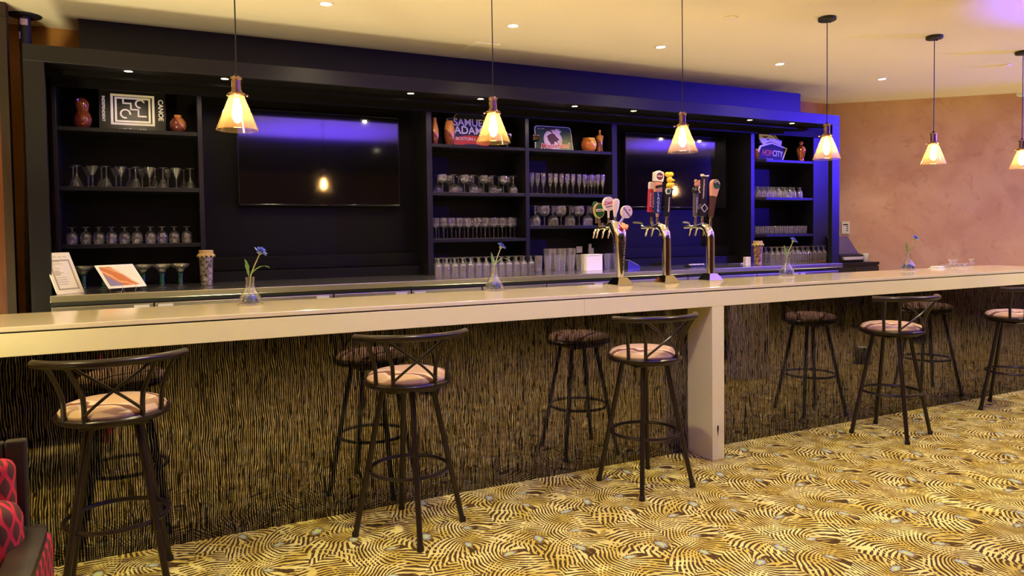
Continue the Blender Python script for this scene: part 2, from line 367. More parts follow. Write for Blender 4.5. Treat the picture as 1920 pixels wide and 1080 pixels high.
# ================================================================== SETTING
ZC, YF, YS, YB, YW = 2.95, 1.90, 2.42, 2.78, 2.82
ZT, YBK, YP = 1.07, .57, .23               # bar top height, bar back edge, bar front panel
struct('floor', B(-5, 13, -9, 3.0, -.1, 0), M_carpet, label='gold and brown peacock feather carpet')
struct('ceiling', B(-5, 13, -2.7, 3.0, ZC, ZC+.1), M_ceil, label='smooth cream ceiling')
struct('ceiling_far', B(-5, 13, -9, -2.701, ZC, ZC+.1), mat('dark_ceiling_paint', (.05, .042, .04), .8), label='dark painted ceiling of the room behind the viewer')
struct('wall_back', B(-4.1, 7.35, YW, YW+.12, 0, ZC), M_orange, label='ochre plaster wall behind the back bar')
WC, WD = Vector((7.35, YW, 0)), Vector((.741, -.671, 0)).normalized(); WN = Vector((WD.y, -WD.x, 0))   # WN points into the room
def wall_slab(p0, d, L, out, th=.12, z0=0, z1=ZC):
    bm = nb(); a = [p0, p0+d*L, p0+d*L+out*th, p0+out*th]
    lo = [bm.verts.new((v.x, v.y, z0)) for v in a]; hi = [bm.verts.new((v.x, v.y, z1)) for v in a]
    bm.faces.new(lo[::-1]); bm.faces.new(hi)
    for i in range(4): bm.faces.new((lo[i], lo[(i+1) % 4], hi[(i+1) % 4], hi[i]))
    return bm
struct('wall_right', wall_slab(WC, WD, 6.0, -WN), M_peach, label='angled peach plaster wall at the far end of the bar')
e = WC+WD*6.0
struct('wall_far_right', B(e.x, e.x+.12, -9, e.y, 0, ZC), M_roomwall)
struct('wall_front', B(-4.1, e.x+.1, -9.0, -8.88, 0, ZC), M_roomwall)
struct('wall_left', B(-4.1, -3.98, -8.88, YW, 0, ZC), M_roomwall)
struct('trim_1', B(-.49, 6.49, 2.48, YW-.002, 2.60, ZC-.001), M_black, label='black soffit between canopy and ceiling')
# round column of the room, seen mirrored in the bar front
c = Vector((5.086, 2*YP-1.843, 0)); c2 = Vector((6.85, 2*YP-.42, 0))
bm = nb(); lathe(bm, [(.19, 0), (.19, ZC-.001)], 28, c, True); struct('column_1', bm, mat('column_paint', (.50, .44, .36), .6), smooth=True, label='round room column')
# wood door post at the far left
x0, x1 = aY(5, 300, 2.3).x, aY(22, 300, 2.3).x
struct('trim_2', B(x0, x1, 2.28, 2.36, 0, ZC-.09), M_bwood, label='dark brown wooden door post')
struct('door_1', B(x0-.9, x0, 2.31, 2.35, 0, ZC-.12), M_rwood, label='reddish wooden door leaf')
struct('trim_3', B(x0-.9, x1, 2.27, 2.37, ZC-.09, ZC-.001), M_bwood, label='dark wooden lintel')
# ceiling fittings -------------------------------------------------
q = [aZ(870, 92, ZC), aZ(893, 79, ZC), aZ(938, 83, ZC), aZ(921, 96, ZC)]
a, b_ = q[0], q[2]
bm = nb(); t_ = .004
for u, v in ((q[0], q[1]), (q[1], q[2]), (q[2], Vector((q[2].x+(q[0]-q[1]).x, q[2].y+(q[0]-q[1]).y, ZC)))):
    tube(bm, [(u.x, u.y, ZC-.002), (v.x, v.y, ZC-.002)], .004, 6)
box(bm, min(v.x for v in q)+.02, max(v.x for v in q)-.02, min(v.y for v in q)+.03, max(v.y for v in q)-.03, ZC-.0015, ZC-.0003)
tag(obj('access_panel', bm, M_ceil), 'flush square access panel in the ceiling above the canopy', 'panel')
def ceiling_disc(px, py, label):
    p = aZ(px, py, ZC); bm = nb(); lathe(bm, [(.052, -.001), (.052, -.006), (.045, -.010), (0, -.010)], 20)
    tag(obj('ceiling_disc', bm, M_ceil, loc=p, smooth=True), label, 'disc')
ceiling_disc(1370, 33, 'flat round cover plate on the ceiling nearest the tall hanging lamps')
ceiling_disc(1885, 122, 'flat round cover plate on the ceiling near the security camera')
def downlight(loc, label, energy, part=True, size=125):
    r = thing('recessed_downlight', label, 'light', loc, 0, 'recessed ceiling downlights')
    bm = nb(); lathe(bm, [(.058, -.0005), (.058, -.004), (.040, -.005), (.034, -.001)], 22); obj('trim_ring', bm, M_ceil, r, smooth=True)
    bm = nb(); lathe(bm, [(.034, -.0015), (.02, -.004), (0, -.005)], 18); obj('lens', bm, M_can, r, smooth=True)
    spot('downlight_lamp', (0, 0, -.02), energy, WARM, size, .7, .03, parent=r).location = (0, 0, -.02)
    return r
dl = [(611, 7), (962, 48), (1239, 88), (1462, 120), (1654, 148)]
for i, (px, py) in enumerate(dl):
    downlight(aZ(px, py, ZC), '%s recessed ceiling downlight from the left, in the row over the bar aisle' % ORD[i], DOWN_W)
for Y, k_, rn in ((-1.1, 1.0, 'first'), (-3.9, .28, 'second')):
    for i, X in enumerate((-1.6, 1.0, 3.5, 6.0, 8.6)):
        downlight((X, Y, ZC), '%s recessed downlight from the left in the %s row behind the viewer' % (ORD[i], rn), ROOM_W*k_)
# security camera on the ceiling by the right wall
p = aZ(1912, 176, ZC)
r = thing('security_camera', 'white dome security camera on the ceiling by the peach wall', 'camera', p)
bm = nb(); lathe(bm, [(.0, -.001), (.085, -.001), (.085, -.03), (.07, -.045), (.05, -.05)], 24); obj('housing', bm, M_white, r, smooth=True)
bm = nb(); lathe(bm, [(.052, -.048), (.045, -.075), (.025, -.092), (0, -.097)], 20); obj('lens_dome', bm, M_tv, r, smooth=True)
# black pipe at the left with its ceiling collar
pc = aY(49, 120, 2.55)
r = thing('ceiling_pipe', 'black wrapped pipe with ceiling collar at the left of the back bar', 'pipe', (pc.x, 2.55, 0))
bm = nb(); pts = []; rr = []
for i in range(60):
    z = 2.935*i/59; pts.append((-.006*math.sin(z*2.2), 0, z)); rr.append((.036 if z > 1.9 else .036+.012*math.sin((1.9-z)*1.5))*(1+.05*(i % 2)))
tube(bm, pts, rr, 12); obj('pipe', bm, M_pipe, r, smooth=True)
bm = nb(); lathe(bm, [(.036, 2.946), (.105, 2.949), (.100, 2.943), (.037, 2.938)], 20); obj('collar', bm, M_pipe, r, smooth=True)
obj('paint_chip', B(-.024, .024, -.044, -.030, 2.875, 2.92, .006), M_pinkp, r); obj('paint_chip', B(-.030, -.022, -.040, -.025, 2.78, 2.83, .003), M_pinkp, r)

# ================================================================== BACK BAR (canopy, uprights, shelves)
bb = thing('back_bar_cabinet', 'long black lacquered back bar cabinet with canopy and open shelves', 'cabinet', (0, 0, 0))
XL, XR = -.742, 6.42
obj('fascia', B(XL, XR, YF, YF+.03, 2.508, 2.612, .003), M_black, bb)
obj('canopy_panel', B(XL, XR, YF+.03, YW-.004, 2.512, 2.60), M_blackin, bb)
obj('canopy_return', B(XR+.001, 6.98, YS+.001, YW-.004, 2.512, 2.60), M_blackin, bb)
obj('frame_post', B(XL, -.632, YF, YF+.05, 0, 2.508, .003), M_black, bb)
obj('frame_post', B(6.308, XR, YF, YF+.05, 0, 2.508, .003), M_black, bb)
obj('side_panel', B(XL, XL+.02, YF+.05, YW-.004, 0, 2.51), M_black, bb)
obj('header', B(-.66, 6.95, YS-.02, YS, 2.455, 2.512), M_blackin, bb)
obj('light_baffle', B(XL+.02, XR-.02, 2.135, 2.150, 2.484, 2.513), M_blackin, bb)
UPR = [(-.66, -.635), (.251, .283), (2.028, 2.076), (2.969, 3.007), (3.911, 3.966), (5.69, 5.743), (6.63, 6.95)]
ZK = 1.066
for a, b_ in UPR: obj('upright', B(a, b_, YS, YB, ZK, 2.512, .002), M_black, bb)
BAYS = [(-.635, .251), (.283, 2.028), (2.076, 2.969), (3.007, 3.911), (3.966, 5.69), (5.743, 6.63)]
for a, b_ in BAYS: obj('back_panel', B(a, b_, YB-.008, YW-.006, ZK, 2.512), M_blackin, bb)
S3 = (2.19, 1.778, 1.374)
for i, zs in ((0, S3), (2, S3), (3, (2.19, 1.778, 1.483)), (5, S3)):
    a, b_ = BAYS[i]
    for z in zs: obj('shelf', B(a+.001, b_-.001, YS+.004, YB-.01, z-.028, z, .002), M_black, bb)
for i in (1, 4):
    a, b_ = BAYS[i]
    obj('ledge', B(a+.001, b_-.001, YB-.10, YB-.009, 1.148, 1.252, .003), M_blackin, bb)
    obj('ledge', B(a+.001, b_-.001, YB-.19, YB-.009, ZK, 1.145, .003), M_blackin, bb)
CL = [-.175, .415, 1.757, 2.349, 3.238, 3.858, 5.257, 5.832]
for i, X in enumerate(CL):
    r = thing('canopy_spotlight', '%s small recessed spotlight from the left under the black canopy' % ORD[i], 'light', (X, 1.995, 2.512), 0, 'spotlights under the canopy')
    bm = nb(); lathe(bm, [(.034, -.0005), (.034, -.004), (.026, -.004)], 18); obj('trim_ring', bm, M_blackp, r)
    bm = nb(); lathe(bm, [(.026, -.002), (0, -.003)], 16); obj('lens', bm, M_cank, r)
    spot('canopy_lamp', (0, 0, -.008), CAN_W, (1, .78, .46), 172, .3, .012, parent=r)
# televisions
def television(px0, px1, label):
    Y = 2.70; x0 = aY(px0[0], px0[1], Y).x; x1 = aY(px1[0], px1[1], Y).x; z0, z1 = 1.665, 2.435
    cx = (x0+x1)/2; hw = (x1-x0)/2
    r = thing('television', label, 'television', (cx, Y, z0))
    H = z1-z0
    obj('body', B(-hw, hw, .006, .055, 0, H, .004), M_tvb, r)
    obj('screen', B(-hw+.010, hw-.010, .0, .006, .014, H-.010), M_tv, r)
    bm = nb(); box(bm, -hw, hw, -.004, .008, 0, .012, .002); box(bm, -hw, -hw+.009, -.003, .008, .012, H, .001); box(bm, hw-.009, hw, -.003, .008, .012, H, .001); box(bm, -hw, hw, -.003, .008, H-.009, H, .001)
    obj('bezel', bm, M_tvb, r)
    obj('logo_bar', B(-.03, .03, -.0055, -.004, .003, .009), M_chrome, r)
    obj('wall_mount', B(-.25, .25, .055, .071, .2, .55), M_blackp, r)
television((443, 207), (747, 218), 'large dark television between the glass shelves at the left')
television((1172, 247), (1360, 259), 'large dark television behind the right-hand beer towers')
# steel counter and coolers
ZK, YC = 1.066, 1.78
bm = nb(); box(bm, -.630, 6.325, YC, YS+.3, ZK-.041, ZK, .003)
tag(obj('steel_counter', bm, M_steel), 'long brushed steel worktop of the back bar', 'counter')
edges_px = [93, 288, 470, 625, 771, 904, 1025, 1158, 1290, 1420, 1573]
XE = [aY(p_, 540-(p_-92)*.045, YC+.03).x for p_ in edges_px]
hand = {0: ['r', 265], 1: ['l', 310], 3: None, 2: ['r', 607], 4: ['l', 790], 5: None, 6: ['r', 1126], 7: None, 8: None, 9: ['m', 1503]}
hand[3] = ['r', 755]
for ci in range(5):
    xa, xb = XE[2*ci], XE[2*ci+2]
    nm = ('leftmost', 'second', 'third', 'fourth', 'rightmost')[ci]
    r = thing('back_bar_cooler', '%s steel door cooler under the back bar counter, counted from the left' % nm, 'cooler', (xa, YC+.03, 0), 0, 'coolers under the back counter')
    obj('carcass', B(.002, xb-xa-.002, .02, .66, .02, .985), M_dark, r)
    obj('top_rail', B(.002, xb-xa-.002, .012, .02, .985, 1.024), M_dark, r)
    for d in (0, 1):
        x0, x1 = XE[2*ci+d]-xa, XE[2*ci+d+1]-xa
        dr = obj('door', B(x0+.005, x1-.005, 0, .02, .08, .992, .003), M_steel2, r)
        h = hand[2*ci+d]
        if h:
            hx = aY(h[1], 545, YC).x-xa
            for hx_ in ([hx] if h[0] != 'm' else [hx-.05, hx+.05]):
                obj('pull', B(hx_-.045 if h[0] != 'm' else hx_-.035, hx_+.045 if h[0] != 'm' else hx_+.035, -.006, .002, .955, .985, .004), M_pull, dr)
            bm = nb(); lathe(bm, [(.009, 0), (.009, .008), (0, .008)], 12); bmesh.ops.transform(bm, matrix=Matrix.Translation((hx+(-.13 if h[0] == 'r' else .13), .001, .958)) @ Matrix.Rotation(PI/2, 4, 'X'), verts=bm.verts)
            obj('lock', bm, M_dark, dr, smooth=True)

# ================================================================== BAR
bar = thing('bar_counter', 'long cream stone bar counter with dark string panelled front', 'bar', (0, 0, 0))
BX0, BX1 = -2.6, 6.83
xs = aY(1096, 570, 0).x
obj('worktop', B(BX0, BX1, -.004, YBK+.03, ZT-.020, ZT, .0025), M_quartz, bar)
obj('shadow_gap', B(BX0, BX1-.01, .004, .10, ZT-.026, ZT-.020), M_dark, bar)
for a, b_ in ((BX0, xs-.0006), (xs+.0006, BX1)): obj('apron', B(a, b_, 0, .035, .952, ZT-.026, .002), M_apron, bar)
obj('underside', B(BX0, BX1, .035, YBK, .975, ZT-.026), M_apron, bar)
post = obj('support_post', B(2.993, 3.088, 0.0005, YP, 0, .952, .003), M_apron, bar)
p = aY(1346, 805, 0); bm = nb()
prism(bm, [(p.x-.004, p.z+.022), (p.x+.006, p.z+.025), (p.x+.008, p.z+.005), (p.x+.004, p.z-.02), (p.x+.001, p.z-.045), (p.x-.002, p.z-.02), (p.x-.006, p.z-.004)], -.0006, .001)
obj('chip', bm, M_bwood, post)
obj('front_panel', B(BX0, BX1-.02, YP, YP+.03, 0, .975), M_panel, bar)
obj('rear_panel', B(BX0, BX1-.02, YBK-.05, YBK-.02, 0, .975), mat('grey_laminate', (.20, .185, .18), .5), bar)
obj('end_panel', B(BX1-.02, BX1, YP, YBK-.02, 0, .975), M_apron, bar)

# ================================================================== BAR STOOLS
def stool_meshes():
    d = {}
    bm = nb(); lathe(bm, [(0, .730), (.10, .730), (.178, .720), (.190, .726), (.192, .740), (.180, .756), (.15, .767), (.09, .775), (0, .778)], 36); d['seat_cushion'] = (mesh(bm, 'cushion', True), M_seat)
    bm = nb(); lathe(bm, [(.0, .700), (.11, .700), (.17, .702), (.198, .704), (.206, .712), (.206, .724), (.200, .731), (.186, .732), (.178, .722), (0, .722)], 36); box(bm, -.12, .12, -.12, .12, .680, .701, .01); d['seat_ring'] = (mesh(bm, 'seat_ring', True), M_bronze)
    bm = nb(); n = 30; pts = []
    for i in range(n+1):
        a = math.radians(-90-65+130*i/n); R = .282
        pts.append((R*math.cos(a), R*math.sin(a)*.96, .956-.004*(abs(i-n/2)/(n/2))**2))
    tube(bm, pts, .0165, 12); d['back_rail'] = (mesh(bm, 'back_rail', True), M_bronze)
    def polar(a, R, z): a = math.radians(-90+a); return Vector((R*math.cos(a), R*math.sin(a), z))
    for k, (a0, a1) in enumerate(((-56, -52), (-29, -32), (29, 32), (56, 52))):
        bm = nb(); pts = [polar(a0, .198, .722), polar(a0, .200, .79), polar(a0, .205, .82), polar((a0+a1)/2, .224, .862), polar(a1, .252, .915), polar(a1, .274, .950)]
        tube(bm, pts, .0095, 8); d['back_post.%d' % k] = (mesh(bm, 'back_post', True), M_bronze)
    for k, s in enumerate((-1, 1)):
        bm = nb(); pts = []
        for i in range(13):
            f = i/12; a = s*(29-58*f)*(1+.10*f if f > .5 else 1); pts.append(polar(s*(-30+61*f), .204+.064*f, .745+.205*f)+Vector((0, -.004*s, 0)))
        tube(bm, pts, .0062, 8); d['cross_bar.%d' % k] = (mesh(bm, 'cross_bar', True), M_bronze)
    bm = nb(); pts = [(.185*math.cos(2*PI*i/48), .185*math.sin(2*PI*i/48), .30) for i in range(48)]; tube(bm, pts, .0095, 8, True); d['foot_ring'] = (mesh(bm, 'foot_ring', True), M_bronze)
    bm = nb(); tube(bm, [(.115, 0, .700), (.118, 0, .690), (.258, 0, .006)], .0135, 10); lathe(bm, [(0, 0), (.017, 0), (.0165, .02), (.0135, .024)], 10, (.2585, 0, 0)); lathe(bm, [(.0135, 0), (.0148, .002), (.0148, .006), (.0135, .008)], 10, (.2055, 0, .26)); d['leg'] = (mesh(bm, 'leg', True), M_bronze)
    return d
SM = stool_meshes()
STOOLS = [(-.195, -.115, 0, 45, 'bronze swivel bar stool at the left end, beside the red armchair'),
          (1.030, -.10, 10, 82, 'bronze swivel bar stool, second from the left, clear of the cream post'),
          (2.393, -.125, 31, 50, 'bronze swivel bar stool pushed up against the cream support post'),
          (4.478, -.114, 43, 58, 'bronze swivel bar stool right of the cream support post'),
          (5.90, -.12, 48, 66, 'bronze swivel bar stool cut off at the right edge')]
for x, y, th, lg, lab in STOOLS:
    tocam = math.atan2(CAM.y-y, CAM.x-x)           # direction of the viewer, the back turned th degrees to the right of it
    rz = tocam+math.radians(th)+PI/2
    r = thing('bar_stool', lab, 'bar stool', (x, y, 0), rz, 'bar stools along the counter')
    for nme, (me, mt) in SM.items():
        base = nme.split('.')[0]
        if base == 'leg':
            for k in range(4): link('leg', me, mt, r, rz=math.radians(lg+90*k)-rz)
        else: link(base, me, mt, r)

# ================================================================== PENDANT LAMPS
def pendant_meshes(cord):
    d = {}
    bm = nb(); lathe(bm, [(0, cord), (.060, cord), (.062, cord-.004), (.062, cord-.022), (.056, cord-.026), (0, cord-.026)], 28); lathe(bm, [(.006, cord-.026), (.006, cord-.034), (0, cord-.036)], 8, (.03, 0, 0)); d['ceiling_rose'] = (mesh(bm, 'rose', True), M_cord)
    bm = nb(); tube(bm, [(0, 0, .262), (0.002, 0, .5*cord), (0, 0, cord-.026)], .0032, 6); lathe(bm, [(.004, .272), (.009, .266), (.010, .255), (0, .255)], 10); d['cord'] = (mesh(bm, 'cord', True), M_cord)
    bm = nb(); lathe(bm, [(0, .262), (.012, .260), (.026, .252), (.028, .244), (.024, .240), (.022, .238), (.022, .190), (.026, .186), (.026, .182), (.040, .176), (.042, .170), (.036, .164), (0, .164)], 22)
    for k in range(3):
        a = 2*PI*k/3+.3; tube(bm, [(.036*math.cos(a), .036*math.sin(a), .171), (.052*math.cos(a), .052*math.sin(a), .171)], .0035, 6); ball(bm, (.053*math.cos(a), .053*math.sin(a), .171), .006, u=8, v=6)
    d['socket'] = (mesh(bm, 'socket', True), M_copper)
    bm = nb(); lathe(bm, [(.034, .166), (.036, .160), (.0965, .004), (.0975, .0), (.0945, .001), (.0335, .158)], 40); d['shade'] = (mesh(bm, 'shade', True), M_shade)
    bm = nb(); lathe(bm, [(0, .034), (.013, .042), (.022, .06), (.024, .08), (.020, .105), (.013, .130), (.012, .150)], 18); d['bulb'] = (mesh(bm, 'bulb', True), M_bulb)
    return d
PZ = 1.925
PM = pendant_meshes(ZC-PZ)
for i, X in enumerate((.337, 1.694, 3.043, 4.368, 5.585, 6.80)):
    lab = ('%s cone glass pendant lamp from the left, hanging over the bar' % ORD[i]) if i < 5 else 'cone glass pendant lamp cut off at the right edge'
    r = thing('pendant_lamp', lab, 'lamp', (X, .33, PZ), 0, 'pendant lamps over the bar')
    for nme, (me, mt) in PM.items(): link(nme, me, mt, r)

# ================================================================== GLASSWARE
def glass_mesh(prof, n=18, flip=False, h=None):
    H = h or max(z for r, z in prof)
    P_ = [(r, H-z) for r, z in prof] if flip else prof
    return mesh(lathe(nb(), P_, n), 'glass', True, 60)
def row(name, me, mt, pts, label, cat, group, extra=None):
    """pts: (x, y, z); labels are numbered from the left"""
    for i, p_ in enumerate(pts):
        tag(link(name, me, mt, loc=p_, rz=random.random()*6), label.replace('#', ORD[i]), cat, group)
def xs_at(pxs, Y, py): return [aY(px, py, Y).x for px in pxs]
def lin(a, b, n): return [a+(b-a)*i/(n-1) for i in range(n)]
# long-stemmed cone glasses, left bay
P_CONE = [(0, .0), (.030, 0), (.030, .003), (.006, .008), (.0045, .03), (.007, .05), (.0045, .068), (.008, .076), (.020, .10), (.040, .148), (.0385, .1475), (.019, .101), (0, .080)]
cu, cdn = glass_mesh(P_CONE), glass_mesh(P_CONE, flip=True)
Z2 = 1.7785; Z3 = 1.3745; Z1 = 2.1905
g_ = 'cone glasses on the left shelves'
row('cone_glass', cdn, M_glass, [(x, 2.47, Z2) for x in xs_at((145, 200, 255, 306, 357), 2.47, 345)], 'upside-down cone glass, # in the front row of the left bay', 'glass', g_)
row('cone_glass', cu, M_glass, [(x, 2.48, Z2) for x in xs_at((174, 227, 281, 331), 2.48, 345)], 'upright cone glass, # in the front row of the left bay', 'glass', g_)
row('cone_glass', cdn, M_glass, [(x, 2.60, Z2) for x in xs_at((138, 191, 244, 291, 345), 2.60, 345)], 'upside-down cone glass, # in the rear row of the left bay', 'glass', g_)
row('cone_glass', cu, M_glass, [(x, 2.61, Z2) for x in xs_at((166, 218, 267, 315), 2.61, 345)], 'upright cone glass, # in the rear row of the left bay', 'glass', g_)
# short snifters upside down
P_SNIF = [(0, 0), (.028, 0), (.029, .003), (.010, .008), (.007, .016), (.010, .030), (.026, .040), (.036, .058), (.0385, .080), (.037, .100), (.030, .122), (.0285, .1215), (.0355, .099), (.037, .080), (.0345, .059), (.024, .043), (0, .036)]
row('snifter_glass', glass_mesh(P_SNIF, 20, True), M_glass, [(x, 2.475, Z3) for x in xs_at((135.8, 161.6, 185.8, 210, 234.2, 257.7, 282.7, 304.5, 327.2, 350.6), 2.475, 455)], 'round short-stemmed glass upside down, # from the left on the lowest left shelf', 'glass', 'upturned snifters on the lowest left shelf')
# margarita glasses with green stems
def margarita(px, py, label):
    p = aY(px, py, 2.23); r = thing('margarita_glass', label, 'glass', (p.x, 2.23, ZK+.0005), 0, 'margarita glasses with green stems')
    link('bowl', MG[0], M_glass, r); link('stem', MG[1], M_green, r); link('foot', MG[2], M_glass, r)
MG = (mesh(lathe(nb(), [(0, .098), (.012, .100), (.026, .112), (.027, .122), (.033, .130), (.050, .138), (.060, .150), (.064, .163), (.0625, .163), (.0585, .151), (.048, .141), (.030, .134), (.022, .122), (0, .106)], 24), 'mb', True, 60),
      mesh(lathe(nb(), [(.016, .016), (.017, .03), (.015, .06), (.019, .097), (0, .097)], 16), 'ms', True), mesh(lathe(nb(), [(0, 0), (.036, 0), (.037, .003), (.018, .012), (.016, .018)], 20), 'mf', True))
for i, (px, py) in enumerate(((157, 548), (195, 546), (268.6, 545), (304.5, 543), (339, 542))):
    margarita(px, py, 'wide margarita glass with green stem, %s from the left on the steel counter' % ORD[i])
# middle bay, shelf 2: round wine glasses alternately up and down
P_WINE = [(0, 0), (.033, 0), (.033, .003), (.006, .008), (.0042, .03), (.0045, .072), (.014, .082), (.032, .096), (.041, .116), (.042, .134), (.039, .156), (.0375, .156), (.0405, .134), (.0395, .117), (.030, .098), (0, .084)]
wu, wd = glass_mesh(P_WINE), glass_mesh(P_WINE, flip=True)
g_ = 'round wine glasses in the middle bay'
row('wine_glass', wu, M_glass, [(x, 2.48, Z2) for x in xs_at((830, 871, 907, 944), 2.48, 350)], 'round wine glass upright, # in the front row below the navy sign', 'glass', g_)
row('wine_glass', wd, M_glass, [(x, 2.48, Z2) for x in xs_at((851, 888.5, 924.5, 962.5), 2.48, 350)], 'round wine glass upside down, # in the front row below the navy sign', 'glass', g_)
row('wine_glass', wu, M_glass, [(x, 2.61, Z2) for x in xs_at((842, 880, 917, 952), 2.61, 350)], 'round wine glass upright, # in the rear row below the navy sign', 'glass', g_)
row('wine_glass', wd, M_glass, [(x, 2.61, Z2) for x in xs_at((821, 860, 898, 935), 2.61, 350)], 'round wine glass upside down, # in the rear row below the navy sign', 'glass', g_)
# middle bay, shelf 3: tall narrow wine glasses
P_TALL = [(0, 0), (.028, 0), (.028, .003), (.005, .009), (.0038, .03), (.004, .088), (.012, .097), (.026, .112), (.0295, .130), (.0295, .150), (.027, .184), (.026, .184), (.0285, .150), (.0285, .131), (.025, .114), (0, .099)]
tu = glass_mesh(P_TALL)
row('tall_wine_glass', tu, M_glass, [(x, 2.475, Z3) for x in xs_at((818, 832, 847, 862, 878, 894, 910, 926, 942, 957), 2.475, 443)], 'tall slender wine glass, # in the front row of the lowest middle shelf', 'glass', 'tall wine glasses on the lowest middle shelf')
row('tall_wine_glass', tu, M_glass, [(x, 2.60, Z3) for x in xs_at((823, 839, 855, 871, 887, 902, 918, 934, 949, 964.5), 2.60, 440)], 'tall slender wine glass, # in the rear row of the lowest middle shelf', 'glass', 'tall wine glasses on the lowest middle shelf')
# upturned goblets on the counter, middle and right bays
P_GOB = [(0, 0), (.031, 0), (.031, .003), (.012, .008), (.008, .022), (.009, .034), (.020, .046), (.030, .058), (.032, .075), (.0315, .148), (.030, .148), (.0305, .075), (.0285, .060), (0, .046)]
gd = glass_mesh(P_GOB, 16, True)
for k, (Y, off, nme) in enumerate(((2.30, 0, 'front'), (2.385, .5, 'middle'), (2.465, 0, 'rear'))):
    x0, x1 = aY(822, 515, 2.30).x, aY(996, 508, 2.30).x; n = 13 if k != 1 else 12; st = (x1-x0)/12
    if k == 2: x0, st, n = 2.112, .0685, 13
    row('goblet', gd, M_pint, [(x0+st*(i+off), Y, ZK+.0005) for i in range(n)], 'upturned goblet, # in the %s row on the counter, middle bay' % nme, 'glass', 'upturned goblets on the counter in the middle bay')
P_GOB2 = [(r, z*1.14) for r, z in P_GOB]; gd2 = glass_mesh(P_GOB2, 16, True)
for k, (Y, off, nme) in enumerate(((2.34, 0, 'front'), (2.47, 0, 'rear'))):
    x0, x1 = aY(1437, 490, 2.42).x, aY(1533, 486, 2.42).x; n = 11; st = (x1-x0)/10
    if k: x0, st = 5.80, .078
    row('goblet', gd2, M_pint, [(x0+st*(i+off), Y, ZK+.0005) for i in range(n)], 'upturned goblet, # in the %s row on the counter, right-hand bay' % nme, 'glass', 'upturned goblets on the counter in the right-hand bay')
# champagne flutes
P_FLU = [(0, 0), (.024, 0), (.024, .003), (.005, .009), (.004, .05), (.006, .064), (.014, .085), (.0205, .115), (.0225, .145), (.0215, .192), (.0205, .192), (.0215, .145), (.0195, .116), (0, .072)]
row('champagne_flute', glass_mesh(P_FLU), M_glass, [(x, 2.475, Z2) for x in xs_at((997.5, 1008, 1019, 1032, 1042, 1053, 1064, 1074.6, 1086, 1096, 1109, 1121, 1130), 2.475, 355)], 'champagne flute, # from the left in the row below the green sign', 'glass', 'champagne flutes below the green sign')
row('champagne_flute', glass_mesh(P_FLU), M_glass, [(x, 2.56, Z2) for x in xs_at((1103, 1115), 2.56, 355)], 'champagne flute, # behind the right end of the flute row', 'glass', 'champagne flutes below the green sign')
# large balloon goblets
P_BAL = [(0, 0), (.037, 0), (.037, .003), (.007, .009), (.005, .03), (.0055, .078), (.018, .088), (.042, .106), (.052, .130), (.053, .150), (.046, .186), (.0445, .186), (.0515, .150), (.050, .130), (.040, .109), (0, .092)]
bu, bd = glass_mesh(P_BAL, 22), glass_mesh(P_BAL, 22, True)
g_ = 'large balloon glasses on the low shelf'
row('balloon_glass', bd, M_glass, [(x, 2.485, 1.4835) for x in xs_at((1003.5, 1037, 1068.5, 1102), 2.485, 410)], 'large balloon glass upside down, # in the front row near the beer tower', 'glass', g_)
row('balloon_glass', bu, M_glass, [(x, 2.49, 1.4835) for x in xs_at((1021, 1052, 1086), 2.49, 410)], 'large balloon glass upright, # in the front row near the beer tower', 'glass', g_)
row('balloon_glass', bu, M_glass, [(x, 2.63, 1.4835) for x in xs_at((1010, 1042, 1076, 1108), 2.63, 410)], 'large balloon glass upright, # in the rear row near the beer tower', 'glass', g_)
# beer glasses on the counter
P_PINT = [(0, 0), (.027, 0), (.028, .006), (.036, .150), (.0348, .150), (.026, .012), (0, .010)]
P_PILS = [(0, 0), (.029, 0), (.027, .012), (.031, .05), (.040, .205), (.0385, .205), (.029, .05), (0, .016)]
pi, pl, sm_ = glass_mesh(P_PINT), glass_mesh(P_PILS), glass_mesh([(r*.95, z*.93) for r, z in P_PINT])
g_ = 'beer glasses on the counter'
row('pint_glass', pi, M_pint, [(aY(x, 512, 2.20).x, 2.20, ZK+.0005) for x in (1010, 1027, 1044)], 'plain pint glass, # from the left, right beside the upturned goblets', 'glass', g_)
row('pilsner_glass', pl, M_pint, [(aY(x, 508, 2.33).x, 2.33, ZK+.0005) for x in (1035, 1054, 1073)], 'tall pilsner glass, # from the left in the nearer row behind the pint glasses', 'glass', g_)
row('pilsner_glass', pl, M_pint, [(aY(x, 505, 2.44).x, 2.44, ZK+.0005) for x in (1027, 1046, 1065)], 'tall pilsner glass, # from the left in the farther row behind the pint glasses', 'glass', g_)
row('pint_glass', pi, M_pint, [(aY(x, 508, 2.22).x, 2.22, ZK+.0005) for x in (1054, 1070.5, 1087)], 'pint glass, # of three just left of the white box', 'glass', g_)
row('pint_glass', pi, M_pint, [(aY(x, 506, 2.24).x, 2.24, ZK+.0005) for x in (1138, 1154.5)], 'pint glass, # of two just right of the white box', 'glass', g_)
row('pint_glass', pi, M_pint, [(aY(x, 505, 2.34).x, 2.34, ZK+.0005) for x in (1143, 1160)], 'pint glass, # in the rear row right of the white box', 'glass', g_)
